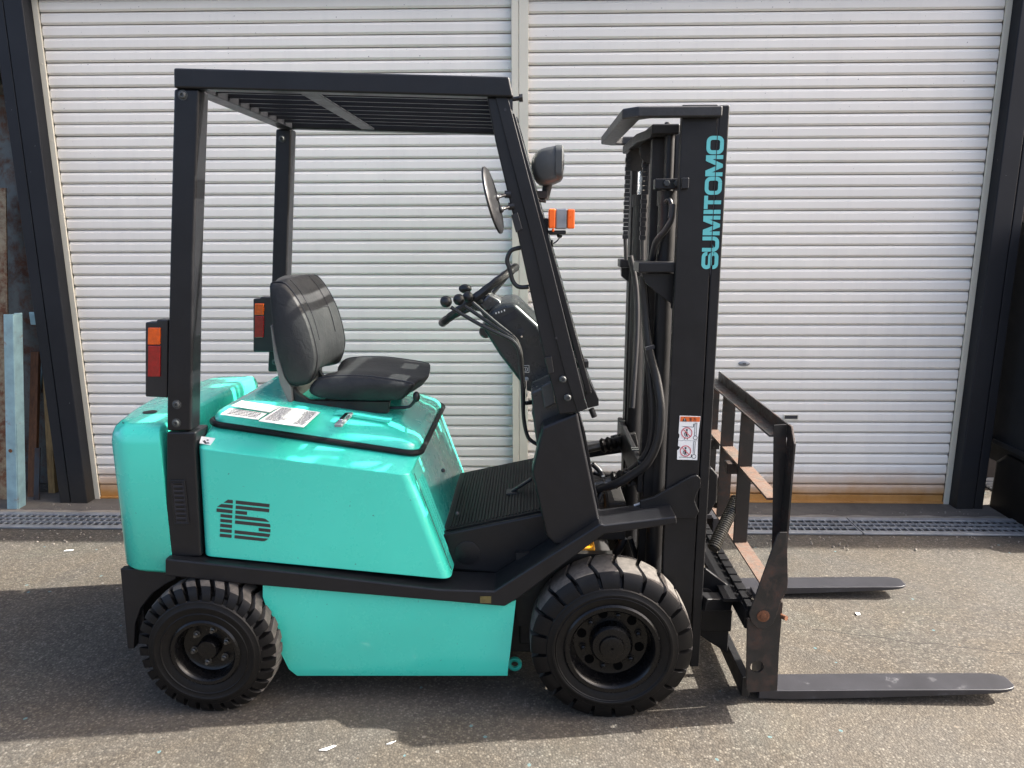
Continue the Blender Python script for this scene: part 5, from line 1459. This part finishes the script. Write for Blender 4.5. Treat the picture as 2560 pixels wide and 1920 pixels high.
for yy in (2.65, 3.17):
    b = MB(); b.prism([(Xk - .036, zk - .02), (Xk - .14, zk + .06), (xR + .005, zk + .02), (xR + .002, zk - .12), (xR + .02, zk2 + .12), (Xk - .036, zk2 + .04)], yy, yy + .02); b.build('carriage_cheek', M['blackb'], fk, .004)
    b = MB(); c = Vector((xR + .03, yy - .002, zk - .06)); b.lathe(c, (0, -1, 0), [(.04, -.02), (.04, .003), (.032, .005), (.01, .005)], 24); b.build('guide_roller', M['dark'], fk)
b = MB(); b.beam((xR - .0, 2.56, zk - .03), (xR + .11, 2.60, zk - .05), .06, .05); b.build('carriage_stop', M['blackb'], fk, .004)
b = MB(); b.box(xR + .002, Xk - .036, 2.62, 2.648, zk - .19, zk - .1); b.build('carriage_arm', M['blackb'], fk, .004)
# springs
def spring(p0, p1, r, turns, wr=.0028):
    p0, p1 = Vector(p0), Vector(p1); d = (p1 - p0); L = d.length; d.normalize()
    u = d.cross(Vector((0, 1, 0))).normalized(); v = d.cross(u)
    N = turns * 12
    pts = [p0 + d * (L * k / N) + (u * math.cos(2 * math.pi * k / 12) + v * math.sin(2 * math.pi * k / 12)) * r for k in range(N + 1)]
    b = MB(); b.tube(pts, wr, 6); s_ = b.build('tension_spring', M['nut'], fk)
    b = MB(); b.tube(smooth_path([p0 + u * r, p0 - d * .02, p0 - d * .04 + v * .008, p0 - d * .055, p0 - d * .045 - v * .01], 5), wr, 6); b.build('spring_hook', M['nut'], s_)
    b = MB(); b.cyl(p0, p1, r * .8, seg=14); b.build('spring_core', M['dark'], s_)
spring(P3(1842, 1246, 2.86), P3(1783, 1372, 2.70), .0225, 26, .0034)
spring(P3(1807, 1198, 3.2), P3(1784, 1262, 3.1), .021, 18, .0034)
# forks
def fork(y0, y1, xh, tip):
    xt = PZ(tip[0], tip[1], .064)[0]
    b = MB(); loops = []
    w_ = (y1 - y0) / 2; yc = (y0 + y1) / 2
    prof = [(xh - .035, 1, .012, .047), (xh + .05, 1, .010, .048), (xt - .5, 1, .024, .056), (xt - .15, 1, .042, .0625), (xt - .075, 1, .047, .0632), (xt - .045, .93, .049, .0635), (xt - .022, .80, .051, .0637), (xt - .007, .62, .053, .0638), (xt, .42, .055, .0632)]
    for x, k, z0, z1 in prof:
        loops.append([(x, yc - w_ * k, z0), (x, yc + w_ * k, z0), (x, yc + w_ * k, z1), (x, yc - w_ * k, z1)])
    b.loft(loops); fo = b.build('fork', M['fork'], fk, .0025)
    b = MB(); b.loft([[(xh - .07, y, .012) for y in (y0, y1)][::1] + [(xh - .03, y, .012) for y in (y1, y0)], [(xh - .07, y, zk + .01) for y in (y0, y1)] + [(xh - .035, y, zk + .01) for y in (y1, y0)]])
    b.build('fork_shank', M['fork'], fo, .004)
    b = MB(); b.box(xh - .1, xh - .0702, y0 + .01, y1 - .01, zk + .002, zk + .024); b.build('fork_hook', M['fork'], fo, .003)
    return fo
fn_ = PZ(2000, 1729, .045)[1]; ff_ = PZ(2000, 1687, .045)[1]
xh_ = PZ(1945, 1728, .045)[0]
fork(fn_, ff_, xh_, (2536, 1712))
gn_ = PZ(2100, 1475, .045)[1]; gf_ = PZ(2100, 1449, .045)[1]
fork(gn_, gf_, xh_, (2268, 1463))
